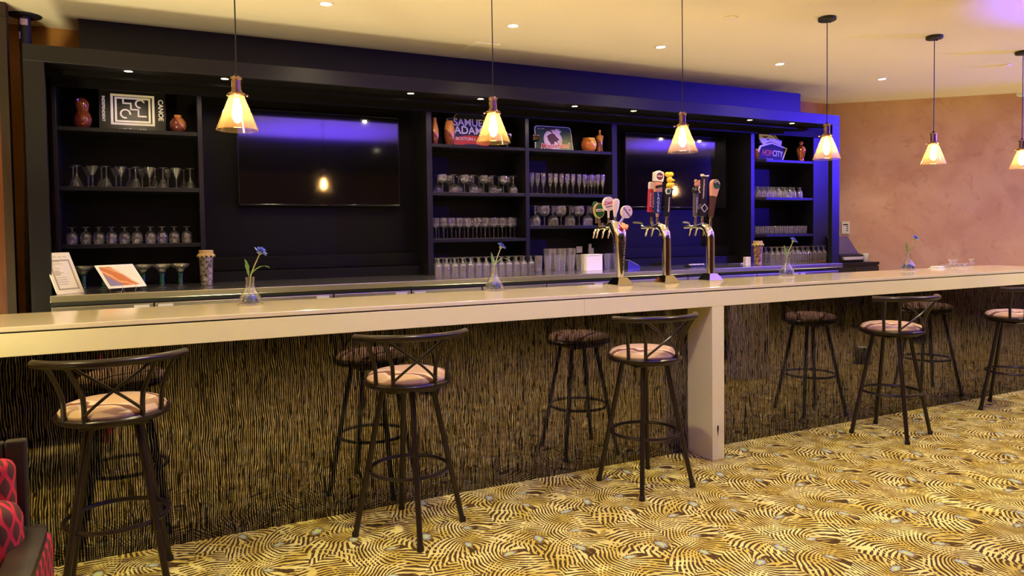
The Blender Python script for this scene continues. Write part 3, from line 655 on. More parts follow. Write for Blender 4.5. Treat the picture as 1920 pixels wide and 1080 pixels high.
# right bay small glasses
P_ROCK = [(0, 0), (.026, 0), (.027, .004), (.014, .014), (.017, .024), (.033, .045), (.037, .070), (.036, .115), (.0345, .115), (.0355, .070), (.031, .047), (0, .028)]
rk = glass_mesh(P_ROCK, 16, True)
row('footed_rocks_glass', rk, M_pint, [(x, 2.475, Z2) for x in xs_at(lin(1420, 1479, 7)+[1487, 1499], 2.475, 365)], 'upturned footed tumbler, # from the left in the right-hand bay', 'glass', 'upturned footed tumblers in the right-hand bay')
row('footed_rocks_glass', rk, M_pint, [(x, 2.56, Z2) for x in xs_at(lin(1425, 1483, 7), 2.56, 365)], 'upturned footed tumbler, # from the left in the rear row of the right-hand bay', 'glass', 'upturned footed tumblers in the right-hand bay')
P_SHOT = [(0, 0), (.027, 0), (.028, .008), (.033, .088), (.0315, .088), (.026, .012), (0, .011)]
sh = glass_mesh(P_SHOT, 14)
row('tumbler', sh, M_pint, [(x, 2.475, Z3) for x in xs_at(lin(1418, 1508, 11), 2.475, 435)], 'small straight tumbler, # from the left on the lowest right-hand shelf', 'glass', 'small tumblers on the lowest right-hand shelf')

# ================================================================== ORNAMENTS ON THE TOP SHELVES
def orn(name, prof, mt, px, Y, label, cat='vase', z=Z1, sc=1.0, n=24, py=260):
    x = aY(px, py, Y).x; bm = lathe(nb(), [(r*sc, h*sc) for r, h in prof], n)
    return tag(obj(name, bm, mt, loc=(x, Y, z), smooth=True), label, cat)
p = aY(153, 235, 2.52)
r = thing('gourd_vase', 'tall twisted dark red wooden vase at the left of the top shelf', 'vase', (p.x, 2.52, Z1))
bm = nb(); lathe(bm, [(0, 0), (.040, 0), (.056, .03), (.060, .065), (.050, .10), (.036, .122), (.042, .15), (.046, .175), (.038, .20), (.022, .214), (.018, .215), (0, .205)], 24)
for v in bm.verts: a = v.co.z*4; v.co.x += .008*math.sin(v.co.z*14)
obj('body', bm, M_gvase, r, smooth=True)
bm = nb(); pts = [(.020*math.sin(z*22)+.0, -.048+.018*abs(math.sin(z*15-.4)), z) for z in lin(.02, .20, 22)]; tube(bm, pts, [.010]*22, 8); obj('carved_twist', bm, M_gvase, r, smooth=True)
orn('round_vase', [(0, 0), (.034, 0), (.050, .025), (.056, .055), (.052, .082), (.036, .105), (.024, .112), (.026, .128), (.022, .128), (0, .115)], M_vase, 334, 2.50, 'round two-toned wooden vase right of the black square sign', py=240)
P_BOT = [(0, 0), (.024, 0), (.030, .03), (.035, .08), (.034, .12), (.026, .165), (.017, .20), (.015, .222), (.017, .228), (0, .222)]
orn('bottle_vase', P_BOT, M_vase, 815.5, 2.49, 'slim two-toned bottle vase at the left edge of the middle bay')
orn('tall_vase', [(0, 0), (.034, 0), (.043, .04), (.047, .09), (.045, .13), (.036, .19), (.030, .205), (.026, .206), (0, .19)], M_vase, 843, 2.46, 'dark and copper vase in front of the red and navy sign')
P_GBL = [(0, 0), (.040, 0), (.036, .005), (.010, .012), (.008, .05), (.014, .062), (.045, .075), (.053, .10), (.050, .125), (.048, .125), (.050, .10), (.04, .079), (0, .07)]
def red_goblet(px, Y, label):
    x = aY(px, 260, Y).x; r = thing('ruby_goblet', label, 'goblet', (x, Y, Z1)); 
    obj('bowl', lathe(nb(), P_GBL[5:], 22), M_redg, r, smooth=True); obj('stem', lathe(nb(), P_GBL[:6], 18), M_glass, r, smooth=True)
red_goblet(951, 2.50, 'ruby red goblet half hidden behind a pendant lamp')
red_goblet(1004, 2.45, 'dark ruby goblet in front of the green sign')
orn('round_pot', [(0, 0), (.050, 0), (.068, .03), (.075, .065), (.070, .10), (.058, .118), (.062, .128), (.058, .128), (0, .10)], M_pot, 1104, 2.50, 'round golden wooden pot on the top shelf')
orn('tall_vase', [(0, 0), (.034, 0), (.028, .04), (.026, .08), (.034, .13), (.038, .150), (.020, .152), (.010, .170), (.012, .205), (0, .205)], M_vase, 1124.5, 2.46, 'tall stoppered wooden vase right of the golden pot')
orn('bottle_vase', [(r*.85, z*.5) for r, z in P_BOT], M_vase, 1418.5, 2.47, 'little pointed vase at the left edge of the right-hand bay', py=280)
orn('copper_urn', [(0, 0), (.034, 0), (.030, .012), (.034, .04), (.050, .10), (.054, .13), (.046, .155), (.024, .172), (.018, .182), (.024, .21), (.018, .222), (0, .225)], M_urn, 1502, 2.47, 'shiny copper urn at the right end of the top shelf', py=280)

# ================================================================== SIGNS
def lean(deg): return Matrix.Rotation(math.radians(-deg), 4, 'X')
def sign_root(name, label, px, Y, deg=7, z=Z1, rz=0):
    r = thing(name, label, 'sign', (aY(px, 240, Y).x, Y, z)); r.rotation_euler = (math.radians(-deg), 0, rz); return r
def ring_sq(bm, cx, cz, hw, hh, t, y0, y1):
    box(bm, cx-hw, cx+hw, y0, y1, cz+hh-t, cz+hh); box(bm, cx-hw, cx+hw, y0, y1, cz-hh, cz-hh+t)
    box(bm, cx-hw, cx-hw+t, y0, y1, cz-hh+t, cz+hh-t); box(bm, cx+hw-t, cx+hw, y0, y1, cz-hh+t, cz+hh-t)
# 1 black square sign
s = sign_root('beer_sign', 'black square sign with white stepped emblem and the word CANOE', 250, 2.56, 6)
obj('board', B(-.218, .218, 0, .014, .001, .325, .003), M_signk, s)
cz = .160
for hw, t in ((.142, .016), (.116, .014)):
    bm = nb(); ring_sq(bm, 0, cz, hw, hw*.80, t, -.002, .001); obj('square_outline', bm, M_signw, s)
def stroke(bm, pts, w_):
    for (xa, za), (xb, zb) in zip(pts, pts[1:]):
        box(bm, min(xa, xb)-w_/2, max(xa, xb)+w_/2, -.002, .001, min(za, zb)-w_/2, max(za, zb)+w_/2)
def arc(bm, cx, cz_, R, w_, a0, a1, n=18, sq=1):
    o_, i_ = [], []
    for k in range(n+1):
        a = math.radians(a0+(a1-a0)*k/n); o_.append((cx+R*math.cos(a), cz_+R*math.sin(a)*sq)); i_.append((cx+(R-w_)*math.cos(a), cz_+(R-w_)*math.sin(a)*sq))
    for k in range(n): prism(bm, [o_[k], o_[k+1], i_[k+1], i_[k]], -.002, .001)
bm = nb(); stroke(bm, [(-.062, cz+.078), (-.062, cz+.048), (-.012, cz+.048)], .011); stroke(bm, [(-.012, cz+.048), (-.012, cz+.004), (.036, cz+.004), (.036, cz-.044), (.084, cz-.044)], .011); obj('stepped_line', bm, M_signw, s)
bm = nb(); arc(bm, .048, cz+.048, .034, .011, 20, 275); obj('arc_emblem', bm, M_signw, s)
bm = nb(); arc(bm, -.048, cz-.030, .036, .011, -10, 285); obj('arc_emblem', bm, M_signw, s)
RY = lambda d: Matrix.Rotation(math.radians(d), 4, 'Y')
T(s, 'CANOE', .046, (.182, -.001, cz+.01), M_signw, RY(90), off=.001)
T(s, 'INDEPENDENT', .026, (-.188, -.001, cz), M_signw, RY(90), off=.0006, spacing=1.1)
T(s, 'LIGHT LAGER', .026, (0, -.001, .012), M_signw, None, spacing=1.15)
# 2 red and navy shield sign
s = sign_root('beer_sign', 'navy and red sign reading SAMUEL ADAMS BOSTON LAGER', 884, 2.60, 6); s.scale = (1.10, 1, 1.10)
W_ = .205
def shield(k):
    pts = [(-W_*.64*k, .012), (W_*.64*k, .012), (W_*.78*k, .06), (W_*.9*k, .10), (W_*k, .232*k)]
    for i in range(9): a = PI*i/8; pts.append((W_*.70*k*math.cos(a)*.98, (.245+.055*math.sin(a)**.9)*k))
    pts.append((-W_*k, .232*k)); pts += [(-W_*.9*k, .10), (-W_*.78*k, .06)]
    return pts
obj('rim', prism(nb(), shield(1.0), .002, .016), mat('sign_rim', (.62, .48, .46), .4), s)
obj('board', prism(nb(), [(x*.965, .02+(z-.012)*.955) for x, z in shield(1.0)], -.001, .003), M_navy, s)
rb = [(-W_*.72, .020)] + [(W_*(-.86+1.72*i/12), .070+.032*math.sin(PI*i/12)) for i in range(13)] + [(W_*.72, .020)] + [(W_*(.60-1.2*i/10), .014+.018*math.sin(PI*i/10)) for i in range(11)]
obj('ribbon', prism(nb(), rb, -.003, .0), M_sred, s)
for st, sz, zz, xx in (('SAMUEL', .085, .205, 0), ('ADAMS', .090, .140, .0)): T(s, st, sz, (xx, -.003, zz), M_signw, None, off=.0012, sx=.98)
T(s, 'BOSTON LAGER', .036, (0, -.005, .070), M_pink, None, off=.0004, sx=1.05)
# 3 green moose sign
s = sign_root('beer_sign', 'dark green sign with moose emblem reading Moosehead Lager', 1040, 2.585, 9)
def rrect(hw, z0, z1, rad, tp=0):
    P_ = [(-hw-tp, z0), (hw+tp, z0)]
    for cx, cz_, a0 in ((hw-rad, z1-rad, 0), (-hw+rad, z1-rad, 90)):
        P_ += [(cx+rad*math.cos(math.radians(a0+k*15)), cz_+rad*math.sin(math.radians(a0+k*15))) for k in range(7)]
    return P_
obj('rim', prism(nb(), rrect(.198, .0, .245, .03, .012), .002, .014), M_signw, s)
obj('board', prism(nb(), rrect(.190, .0005, .238, .026, .012), -.001, .003), M_sgreen, s)
bm = nb(); arc(bm, -.01, .110, .100, .006, -180, 180, 36); obj('emblem_ring', bm, M_signw, s)
obj('emblem_disc', prism(nb(), circ(-.01, .110, .090, .090), -.003, .0), M_pink, s)
obj('moose_head', prism(nb(), [(-.075, .145), (-.045, .165), (-.015, .172), (.010, .168), (.022, .150), (.055, .118), (.068, .100), (.062, .080), (.045, .076), (.028, .088), (.005, .098), (-.002, .075), (-.012, .055), (-.022, .075), (-.035, .055), (-.045, .085), (-.062, .10)], -.005, -.002), M_brown, s)
obj('moose_muzzle', prism(nb(), [(.030, .100), (.060, .112), (.066, .100), (.058, .086), (.042, .084)], -.0065, -.004), M_pink, s)
for sx_, pal in ((-1, [(-.015, .168), (-.03, .19), (-.055, .195), (-.085, .185), (-.078, .20), (-.088, .222), (-.066, .208), (-.058, .226), (-.045, .208), (-.033, .224), (-.02, .20), (-.008, .18)]),
                 (1, [(.010, .165), (.02, .19), (.018, .222), (.032, .208), (.036, .230), (.05, .208), (.064, .224), (.066, .20), (.088, .205), (.072, .180), (.045, .172)])):
    obj('antler', prism(nb(), pal, -.005, -.002), M_pink if sx_ > 0 else M_brown, s)
T(s, 'Moosehead', .066, (.0, -.006, .052), M_signw, RY(-3), off=.0045, shear=.35); T(s, 'Moosehead', .066, (.0, -.0075, .052), M_sred, RY(-3), off=.0012, shear=.35)
T(s, 'Lager', .055, (.010, -.006, .010), M_signw, RY(-3), off=.0045, shear=.35); T(s, 'Lager', .055, (.010, -.0075, .010), M_sred, RY(-3), off=.0012, shear=.35)
T(s, 'EST. 1867', .018, (-.13, -.002, .215), M_ink2)
# 4 hexagon sign with pale animal emblem
s = sign_root('beer_sign', 'black six-sided sign reading HOPCITY under a pale horse emblem', 1448, 2.56, 8)
hx = [(-.245, .055), (-.16, -.0), (.115, .0), (.245, .115), (.03, .205), (-.005, .205), (-.175, .155)]
hx = [(-.235, .05), (-.20, .0), (.120, .0), (.165, .012), (.255, .155), (.02, .215), (-.16, .170)]
obj('rim', prism(nb(), hx, .0, .014), M_signw, s)
obj('board', prism(nb(), [(-.21, .05), (-.185, .004), (.115, .004), (.150, .018), (.228, .148), (.02, .196), (-.145, .155)], -.002, .003), M_signk, s)
T(s, 'HOP', .098, (-.072, -.003, .088), M_orangel, RY(4), off=.0006, shear=.25, sx=.72); T(s, 'CITY', .098, (.085, -.003, .082), M_signw, RY(4), off=.0006, shear=.25, sx=.72)
marks(s, 10, .11, .012, (-.03, -.003, .022), M_ink2)
obj('horse_emblem', prism(nb(), [(-.10, .185), (-.135, .215), (-.155, .255), (-.15, .30), (-.12, .325), (-.06, .335), (.0, .33), (.07, .31), (.115, .275), (.15, .245), (.185, .24), (.175, .205), (.165, .18), (.10, .205), (.02, .225), (-.05, .205)], .002, .016), M_signw, s)
bm = nb(); prism(bm, [(.03, .295), (.06, .30), (.125, .25), (.165, .235), (.12, .245), (.07, .28)], -.001, .003); obj('mane', bm, M_brown, s)
for q_ in ([(-.12, .285), (-.09, .27), (-.085, .288), (-.06, .268), (-.055, .283), (-.02, .278), (-.06, .262), (-.085, .262)], [(-.06, .24), (-.02, .236), (-.005, .246), (-.03, .250)]): obj('face_line', prism(nb(), q_, -.001, .003), M_brown, s)

# ================================================================== BEER TOWERS
KX = .0036
def maple(cx, cz, s): return [(cx+x*s, cz+z*s) for x, z in ((0, -.5), (.03, -.22), (.28, -.27), (.24, -.17), (.5, .02), (.44, .07), (.5, .24), (.35, .21), (.31, .29), (.17, .15), (.22, .43), (.11, .38), (0, .55), (-.11, .38), (-.22, .43), (-.17, .15), (-.31, .29), (-.35, .21), (-.5, .24), (-.44, .07), (-.5, .02), (-.24, -.17), (-.28, -.27), (-.03, -.22))]
M_hpink = mat('handle_red_pink', (.55, .03, .06), .35); M_foam = mat('handle_foam', (.85, .72, .62), .4); M_hblue = mat('handle_blue', (.015, .03, .14), .3)
M_hblack = mat('handle_black', (.012, .010, .010), .3); M_yel = mat('duck_yellow', (.85, .60, .02), .35); M_hbrown = mat('handle_brown', (.07, .028, .012), .3); M_htan = mat('handle_tan', (.62, .32, .17), .4)
M_hgreen = mat('handle_green', (.015, .09, .03), .3); M_hrose = mat('badge_pale_pink', (.75, .60, .62), .35); M_hcap = mat('plain_white_handle', (.80, .72, .66), .3); M_hgrey = mat('handle_grey', (.10, .085, .085), .35)
M_leafred = mat('maple_red', (.60, .05, .03), .3)
def faucet(root, dy, z):
    f = obj('faucet', tube(nb(), [(0, dy, z-.01), (0, dy, z+.028)], .010, 10), M_chrome, root, smooth=True)
    bm = nb(); tube(bm, [(0, dy, z-.005), (-.006, dy+.03, z-.012), (-.012, dy+.045, z-.03), (-.020, dy+.052, z-.075)], [.009, .009, .008, .0065], 8); obj('spout', bm, M_chrome, f, smooth=True)
    return f
def handle(root, dy, z, tilt=8, back=0):
    h = bpy.data.objects.new('tap_handle', None); COL.objects.link(h); h.parent = root; h.location = (0, dy, z+.028); h.rotation_euler = (math.radians(back), math.radians(tilt), 0); h.empty_display_size = .02
    obj('ferrule', lathe(nb(), [(0, 0), (.009, 0), (.010, .012), (.008, .03), (.009, .034), (0, .034)], 12), M_chrome, h, smooth=True)
    return h
def tower(px, py, label, taper=False):
    p = aY(px, py, .485); r = thing('beer_tower', label, 'beer tap', (p.x, .485, ZT), 0, 'beer towers on the bar')
    bm = nb(); hb = .062
    for z0, z1, a, b_ in ((0, .006, hb, hb), (.006, .05, hb*.98, .032)):
        lo = [bm.verts.new((x*a, y*a, z0)) for x, y in ((-1, -1), (1, -1), (1, 1), (-1, 1))]; hi = [bm.verts.new((x*b_, y*b_, z1)) for x, y in ((-1, -1), (1, -1), (1, 1), (-1, 1))]
        bm.faces.new(lo); bm.faces.new(hi)
        for i in range(4): bm.faces.new((lo[i], lo[(i+1) % 4], hi[(i+1) % 4], hi[i]))
    obj('base', bm, M_chrome, r)
    if taper:
        pts = [(0, 0, .045), (0, 0, .16), (0, 0, .27), (.002, .01, .335), (.002, .035, .375), (0, .08, .392), (0, .14, .385)]; rr = [.024, .029, .038, .047, .048, .034, .018]
    else:
        pts = [(0, 0, .045), (0, 0, .28), (0, .006, .325), (0, .03, .362), (0, .07, .378), (0, .12, .376)]; rr = [.028, .029, .031, .032, .026, .018]
    obj('column', tube(nb(), pts, rr, 20), M_chrome, r, smooth=True)
    obj('shank', tube(nb(), [(0, .11, .378), (0, .27, .374)], .011, 10), M_chrome, r, smooth=True)
    return r
# tower 1 : tapered with round badges
r = tower(1163, 532, 'chrome beer tower with round badge handles, leftmost of the three', True)
M_ = Matrix.Translation((.0, -.047, .375)) @ Matrix.Rotation(math.radians(-38), 4, 'X')
obj('maple_leaf', prism(nb(), maple(0, 0, .068), -.006, .004, M_), M_leafred, r)
T(r, 'CANADIAN', .03, (0, -.0385, .19), M_blackp, RY(90), sx=1.2, off=.0004)
def badge(h, rx, rz, zc, m_rim, m_face, neck=.0):
    obj('stalk', lathe(nb(), [(.006, .03), (.009, zc-rz*.6), (0, zc-rz*.6)], 10), M_hcap, h, smooth=True)
    obj('badge_rim', prism(nb(), circ(0, zc, rx, rz), -.010, .012), m_rim, h); obj('badge_face', prism(nb(), circ(0, zc, rx*.9, rz*.9), -.0125, -.008), m_face, h)
for dy in (.06, .13, .20, .24): faucet(r, dy, .378)
h = handle(r, .24, .378, -2); badge(h, .040, .050, .085, M_gold, M_hgreen); obj('pale_band', B(-.032, .032, -.014, -.012, .078, .095), M_hcap, h)
marks(h, 9, .05, .009, (0, -.0145, .0865), M_sgreen)
h = handle(r, .275, .378, -4); obj('grip', lathe(nb(), [(0, .03), (.010, .03), (.02, .09), (.022, .13), (.014, .145), (0, .148)], 14), M_hgreen, h, smooth=True)
h = handle(r, .13, .378, 0); badge(h, .044, .046, .125, M_hcap, M_hrose); T(h, 'Coors', .034, (0, -.0130, .132), M_sred, RY(-12), off=.0008, shear=.3); obj('underline', prism(nb(), [(-.028, .104), (.030, .114), (.030, .109), (-.026, .099)], -.0135, -.012), M_blackp, h)
h = handle(r, .06, .385, 6); obj('grip', lathe(nb(), [(0, .03), (.009, .03), (.012, .05), (.020, .085), (.024, .12), (.022, .138), (.012, .148), (0, .15)], 16), M_hcap, h, smooth=True)
h = handle(r, -.005, .375, 34); badge(h, .040, .042, .085, M_hcap, M_hrose); T(h, 'CANADIAN', .0165, (0, -.0130, .080), M_blackp, RY(35-20), off=.0003); obj('maple_leaf', prism(nb(), maple(.008, .103, .016), -.0135, -.012), M_leafred, h)
# tower 2
r = tower(1250, 529, 'chrome beer tower with pink, blue and yellow-topped handles, middle of the three')
for dy in (.0, .09, .155): faucet(r, dy, .385)
obj('drain_lever', tube(nb(), [(0, .26, .372), (0, .275, .402), (-.03, .28, .408), (-.075, .28, .408)], .006, 8), M_chrome, r, smooth=True)
h = handle(r, .165, .385, 4)
obj('neck', lathe(nb(), [(0, .03), (.010, .03), (.012, .07), (0, .07)], 10), M_hblack, h); b0 = obj('panel', B(-.034, .034, -.012, .012, .065, .222, .004), M_hpink, h); obj('foam_top', B(-.036, .036, -.013, .013, .222, .272, .008), M_foam, h)
T(h, 'BEER', .050, (.012, -.0125, .150), M_foam, RY(90), off=.0008); marks(h, 10, .11, .018, (-.022, -.0125, .140), M_foam, RY(90))
obj('green_leaf', prism(nb(), circ(.006, .088, .013, .012, 12), -.0135, -.012), M_hgreen, h)
h = handle(r, .10, .385, 2)
obj('lower_grip', lathe(nb(), [(0, .03), (.009, .03), (.012, .06), (0, .06)], 10), M_htan, h); obj('panel', prism(nb(), [(-.019, .055), (.019, .055), (.028, .20), (-.026, .20)], -.012, .012), M_hblue, h)
for i, ch in enumerate('LAGER'): T(h, ch, .032, (-.003, -.0125, .185-.028*i), M_signw, None, off=.0006)
obj('wood_band', B(-.028, .028, -.014, .014, .20, .268, .004), M_htan, h); obj('dark_strap', prism(nb(), [(-.03, .222), (.03, .235), (.03, .252), (-.03, .240)], -.016, -.012), M_hblack, h); obj('crest', prism(nb(), [(-.034, .275), (.030, .270), (.036, .30), (.034, .335), (.0, .345), (-.034, .332)], -.018, .018), M_signw, h); obj('crest_face', prism(nb(), circ(0, .306, .027, .026, 18), -.0195, -.017), M_brown, h)
marks(h, 6, .040, .012, (0, -.020, .308), M_signw)
h = handle(r, .0, .378, 5)
obj('grip', prism(nb(), [(-.014, .034), (.012, .034), (.024, .22), (-.020, .22)], -.013, .013), M_hblack, h); obj('crest', prism(nb(), circ(-.015, .205, .022, .022, 6), -.020, -.012), M_signw, h); obj('crest_face', prism(nb(), circ(-.015, .205, .016, .016, 6), -.022, -.018), M_hgreen, h)
marks(h, 10, .10, .010, (.002, -.0135, .115), M_signw, RY(90), 3)
bm = nb(); ball(bm, (.008, 0, .245), .026, 1, .8, .9, 14, 10); ball(bm, (.004, 0, .285), .022, 1, .8, 1.0, 14, 10); ball(bm, (-.014, 0, .318), .022, 1.1, .8, .75, 14, 10); ball(bm, (.010, 0, .322), .020, 1.1, .8, .8, 14, 10); ball(bm, (.034, 0, .285), .010, 1.3, .8, .7, 10, 8); ball(bm, (.034, 0, .258), .012, 1, .8, 1.0, 10, 8)
f_ = obj('yellow_figure', bm, M_yel, h, smooth=True); f_['kind'] = 'part'; del f_['kind']
obj('plinth', B(-.022, .036, -.016, .016, .219, .226, .002), M_hgrey, h)
# tower 3
r = tower(1332, 525, 'chrome beer tower with grey, black and brown handles, rightmost of the three')
for dy in (.0, .085, .15): faucet(r, dy, .385)
obj('drain_lever', tube(nb(), [(0, .21, .374), (0, .225, .402), (-.02, .23, .408), (-.055, .23, .408)], .006, 8), M_chrome, r, smooth=True)
h = handle(r, .155, .385, 2)
obj('grip', prism(nb(), [(-.014, .034), (.012, .034), (.020, .21), (-.018, .21)], -.012, .012), M_hgrey, h); obj('dark_cap', lathe(nb(), [(0, .205), (.030, .205), (.032, .23), (.026, .24), (0, .24)], 14), M_hblack, h, smooth=True)
obj('crest', prism(nb(), circ(.018, .225, .026, .026, 6), -.036, -.026), M_signw, h); obj('crest_face', prism(nb(), circ(.018, .225, .020, .020, 6), -.038, -.033), M_brown, h)
bm = nb(); ball(bm, (.010, 0, .262), .022, 1.1, .8, 1, 12, 9); ball(bm, (-.004, 0, .286), .014, 1, .8, 1, 10, 8); ball(bm, (.026, 0, .285), .010, 1, .8, 1.2, 10, 8); obj('pale_figure', bm, M_htan, h, smooth=True)
marks(h, 11, .11, .011, (.001, -.0125, .115), M_signw, RY(90), 5)
h = handle(r, .085, .385, 4)
obj('lower_block', prism(nb(), [(-.030, .034), (.022, .034), (.040, .06), (.034, .12), (-.020, .12), (-.036, .08)], -.014, .014), M_hblack, h); obj('grip', B(-.018, .022, -.012, .012, .115, .315, .003), M_hblack, h); obj('pointed_cap', prism(nb(), [(-.022, .315), (.026, .315), (.034, .328), (.006, .318), (-.024, .330)], -.014, .014), M_signw, h)
bm = nb(); ring_sq(bm, 0, 0, .022, .022, .004, -.016, -.013); bmesh.ops.transform(bm, matrix=Matrix.Translation((.004, 0, .092)) @ RY(45) @ Matrix.Diagonal((1, 1, 1, 1)), verts=bm.verts); obj('diamond', bm, M_signw, h)
marks(h, 15, .15, .010, (-.008, -.0125, .220), M_signw, RY(90), 7)
h = handle(r, .0, .378, 9)
obj('grip', prism(nb(), [(-.012, .034), (.012, .034), (.020, .185), (-.022, .185)], -.012, .012), M_hbrown, h); obj('tan_head', prism(nb(), [(-.022, .18), (.020, .18), (.034, .245)] + circ(0, .262, .036, .036, 14, -.3, PI+.3) + [(-.034, .245)], -.014, .014), M_htan, h)
obj('round_crest', prism(nb(), circ(.004, .262, .030, .030, 22), -.018, -.012), M_hgreen, h); obj('crest_hill', prism(nb(), circ(.004, .256, .026, .018, 16, PI*.0, PI*1.0), -.020, -.017), M_hbrown, h); bm = nb(); arc(bm, .004, .262, .024, .004, 20, 160, 10); bmesh.ops.translate(bm, vec=(0, -.0185, 0), verts=bm.verts); obj('crest_arc', bm, M_signw, h)

# ================================================================== VASES WITH FLOWERS ON THE BAR
VM = (mesh(lathe(nb(), [(0, .004), (.052, .004), (.059, .012), (.058, .022), (.046, .052), (.030, .078), (.0215, .094), (.020, .112), (.0215, .141), (.0200, .141), (.0185, .112), (.0195, .095), (.028, .077), (.044, .051), (.054, .024), (.050, .014), (0, .012)], 28), 'vase', True, 60),)
bm = nb(); lathe(bm, [(0, 0), (.056, 0), (.060, .006), (.058, .011), (0, .011)], 28); VB = mesh(bm, 'vase_base', True)
def pebbles(seed):
    rnd = random.Random(seed); bm = nb()
    for i in range(34):
        a = rnd.random()*6.28; z = .020+.026*rnd.random(); R = (.040-.5*(z-.02))*math.sqrt(rnd.random())
        ball(bm, (R*math.cos(a), R*math.sin(a), z), .008, u=6, v=4)
    return mesh(bm, 'pebbles', True)
PB = [pebbles(1), pebbles(2)]
def leaf(bm, pts, w_):
    L_ = []
    for i, p_ in enumerate(pts):
        f = i/(len(pts)-1); ww = w_*math.sin(PI*min(1, f*.92+.06))*(1.0 if i % 2 else .72); d = Vector((.35, -.9, 0))
        L_.append((bm.verts.new(Vector(p_)+Vector((ww, 0, 0))), bm.verts.new(Vector(p_)+Vector((0, -.002, 0))), bm.verts.new(Vector(p_)-Vector((ww, 0, 0)))))
    for a, b_ in zip(L_, L_[1:]):
        bm.faces.new((a[0], a[1], b_[1], b_[0])); bm.faces.new((a[1], a[2], b_[2], b_[1]))
def flower_meshes():
    d = {}
    top = Vector((.052, 0, .262))
    bm = nb(); tube(bm, [(-.012, 0, .03), (-.002, 0, .10), (.004, 0, .15), (.026, 0, .205), (.050, 0, .256)], .0032, 7); d['stem'] = (mesh(bm, 's', True), M_stem)
    bm = nb(); leaf(bm, [(-.004, 0, .14), (-.008, 0, .165), (-.010, 0, .18), (-.012, 0, .195), (-.014, -.002, .208), (-.018, -.003, .220), (-.024, -.004, .232)], .0105); d['leaf.0'] = (mesh(bm, 'l', True), M_leaf)
    bm = nb(); leaf(bm, [(.006, 0, .15), (.022, -.002, .170), (.040, -.004, .184), (.056, -.006, .192), (.072, -.008, .194), (.086, -.009, .190), (.094, -.01, .184)], .008)
    for v in bm.verts: v.co.z += (v.co.y+.008)*.6
    d['leaf.1'] = (mesh(bm, 'l2', True), M_leaf)
    rnd = random.Random(3); n_ = Vector((.45, -.35, .82)).normalized()
    q0 = n_.to_track_quat('Z', 'Y')
    for nm, mt, R0, el, cnt in (('outer_petals', M_petal2, .036, 12, 16), ('petals', M_petal, .030, 38, 16), ('inner_petals', M_petal, .020, 66, 10)):
        bm = nb()
        for k in range(cnt):
            a = 2*PI*k/cnt+rnd.random()*.3; e_ = math.radians(el+rnd.random()*14-7); L_ = R0*(.85+.3*rnd.random())
            dv = Vector((math.cos(a)*math.cos(e_), math.sin(a)*math.cos(e_), math.sin(e_))); sv = Vector((-math.sin(a), math.cos(a), 0))
            P4 = [dv*.004, dv*L_*.7+sv*.0055, dv*L_*1.0+sv*.0035, dv*L_*.90, dv*L_*1.0-sv*.0035, dv*L_*.7-sv*.0055]
            bm.faces.new([bm.verts.new(top+q0 @ v) for v in P4])
        d[nm] = (mesh(bm, nm), mt)
    bm = nb(); ball(bm, top-n_*.003, .010, u=10, v=8); d['calyx'] = (mesh(bm, 'c', True), M_stem)
    return d
FM = flower_meshes()
VP_ = [(470, 572, 0, 'leftmost flask-shaped glass vase on the bar, above the second stool', 'blue cornflower leaning right in the leftmost vase on the bar'),
       (927, 545, .15, 'flask-shaped glass vase on the bar left of the beer towers', 'blue cornflower in the vase left of the beer towers'),
       (1475, 517.5, -.3, 'flask-shaped glass vase on the bar just right of the beer towers', 'blue cornflower in the vase just right of the beer towers'),
       (1703, 507, -.5, 'rightmost flask-shaped glass vase on the bar, before the peach wall', 'blue cornflower in the rightmost vase before the peach wall')]
for i, (px, py, rz, l1, l2) in enumerate(VP_):
    p = aZ(px, py, ZT)
    r = thing('glass_vase', l1, 'vase', p, rz, 'glass vases along the bar'); link('flask', VM[0], M_glass, r); link('foot', VB, M_pint, r)
    for k in (0, 1):
        o = link('pebbles', PB[k], (M_gem, M_gem2)[k], r); o['kind'] = 'stuff'
    r = thing('blue_flower', l2, 'flower', p, rz, 'blue flowers along the bar')
    for nme, (me, mt) in FM.items():
        o = link(nme.split('.')[0], me, mt, r)
        if 'petals' in nme: o['kind'] = 'stuff'
# small glassware at the far end of the bar
P_CRU = [(0, 0), (.024, 0), (.030, .010), (.030, .024), (.018, .042), (.012, .050), (.016, .060), (.030, .072), (.0285, .072), (.014, .062), (.010, .050), (0, .040)]
cr = glass_mesh(P_CRU, 18)
for i, (px, py, lab) in enumerate(((1782, 501, 'small flared glass, leftmost at the far end of the bar'), (1790, 500.5, 'small flared glass beside another at the far end of the bar'), (1821, 499, 'small flared glass standing apart nearest the right edge'))):
    p = aZ(px, py+1.5, ZT); tag(link('flared_glass', cr, M_pint, loc=p), lab, 'glass', 'small glasses at the far end of the bar')
p = aZ(1772, 503, ZT); tag(link('glass_dish', glass_mesh([(0, 0), (.03, 0), (.034, .030), (.032, .030), (.028, .006), (0, .006)], 18), M_pint, loc=p), 'low straight glass dish left of the small flared glasses', 'dish')
for px, lab in ((1799, 'low round votive glass, left of two between the flared glasses'), (1809, 'low round votive glass, right of two between the flared glasses')):
    p = aZ(px, 501.5, ZT); tag(link('votive_glass', glass_mesh([(0, 0), (.022, 0), (.032, .014), (.030, .030), (.024, .036), (.0225, .036), (.028, .029), (.029, .015), (0, .005)], 16), M_pint, loc=p), lab, 'glass', 'votive glasses at the far end of the bar')
p = aZ(1757, 503, ZT); bm = nb(); box(bm, -.06, .05, -.045, .045, 0, .004, .001); box(bm, -.035, .05, -.035, .04, .004, .018, .005); tag(obj('folded_napkin', bm, M_white, loc=p), 'folded white napkin at the far end of the bar', 'napkin')

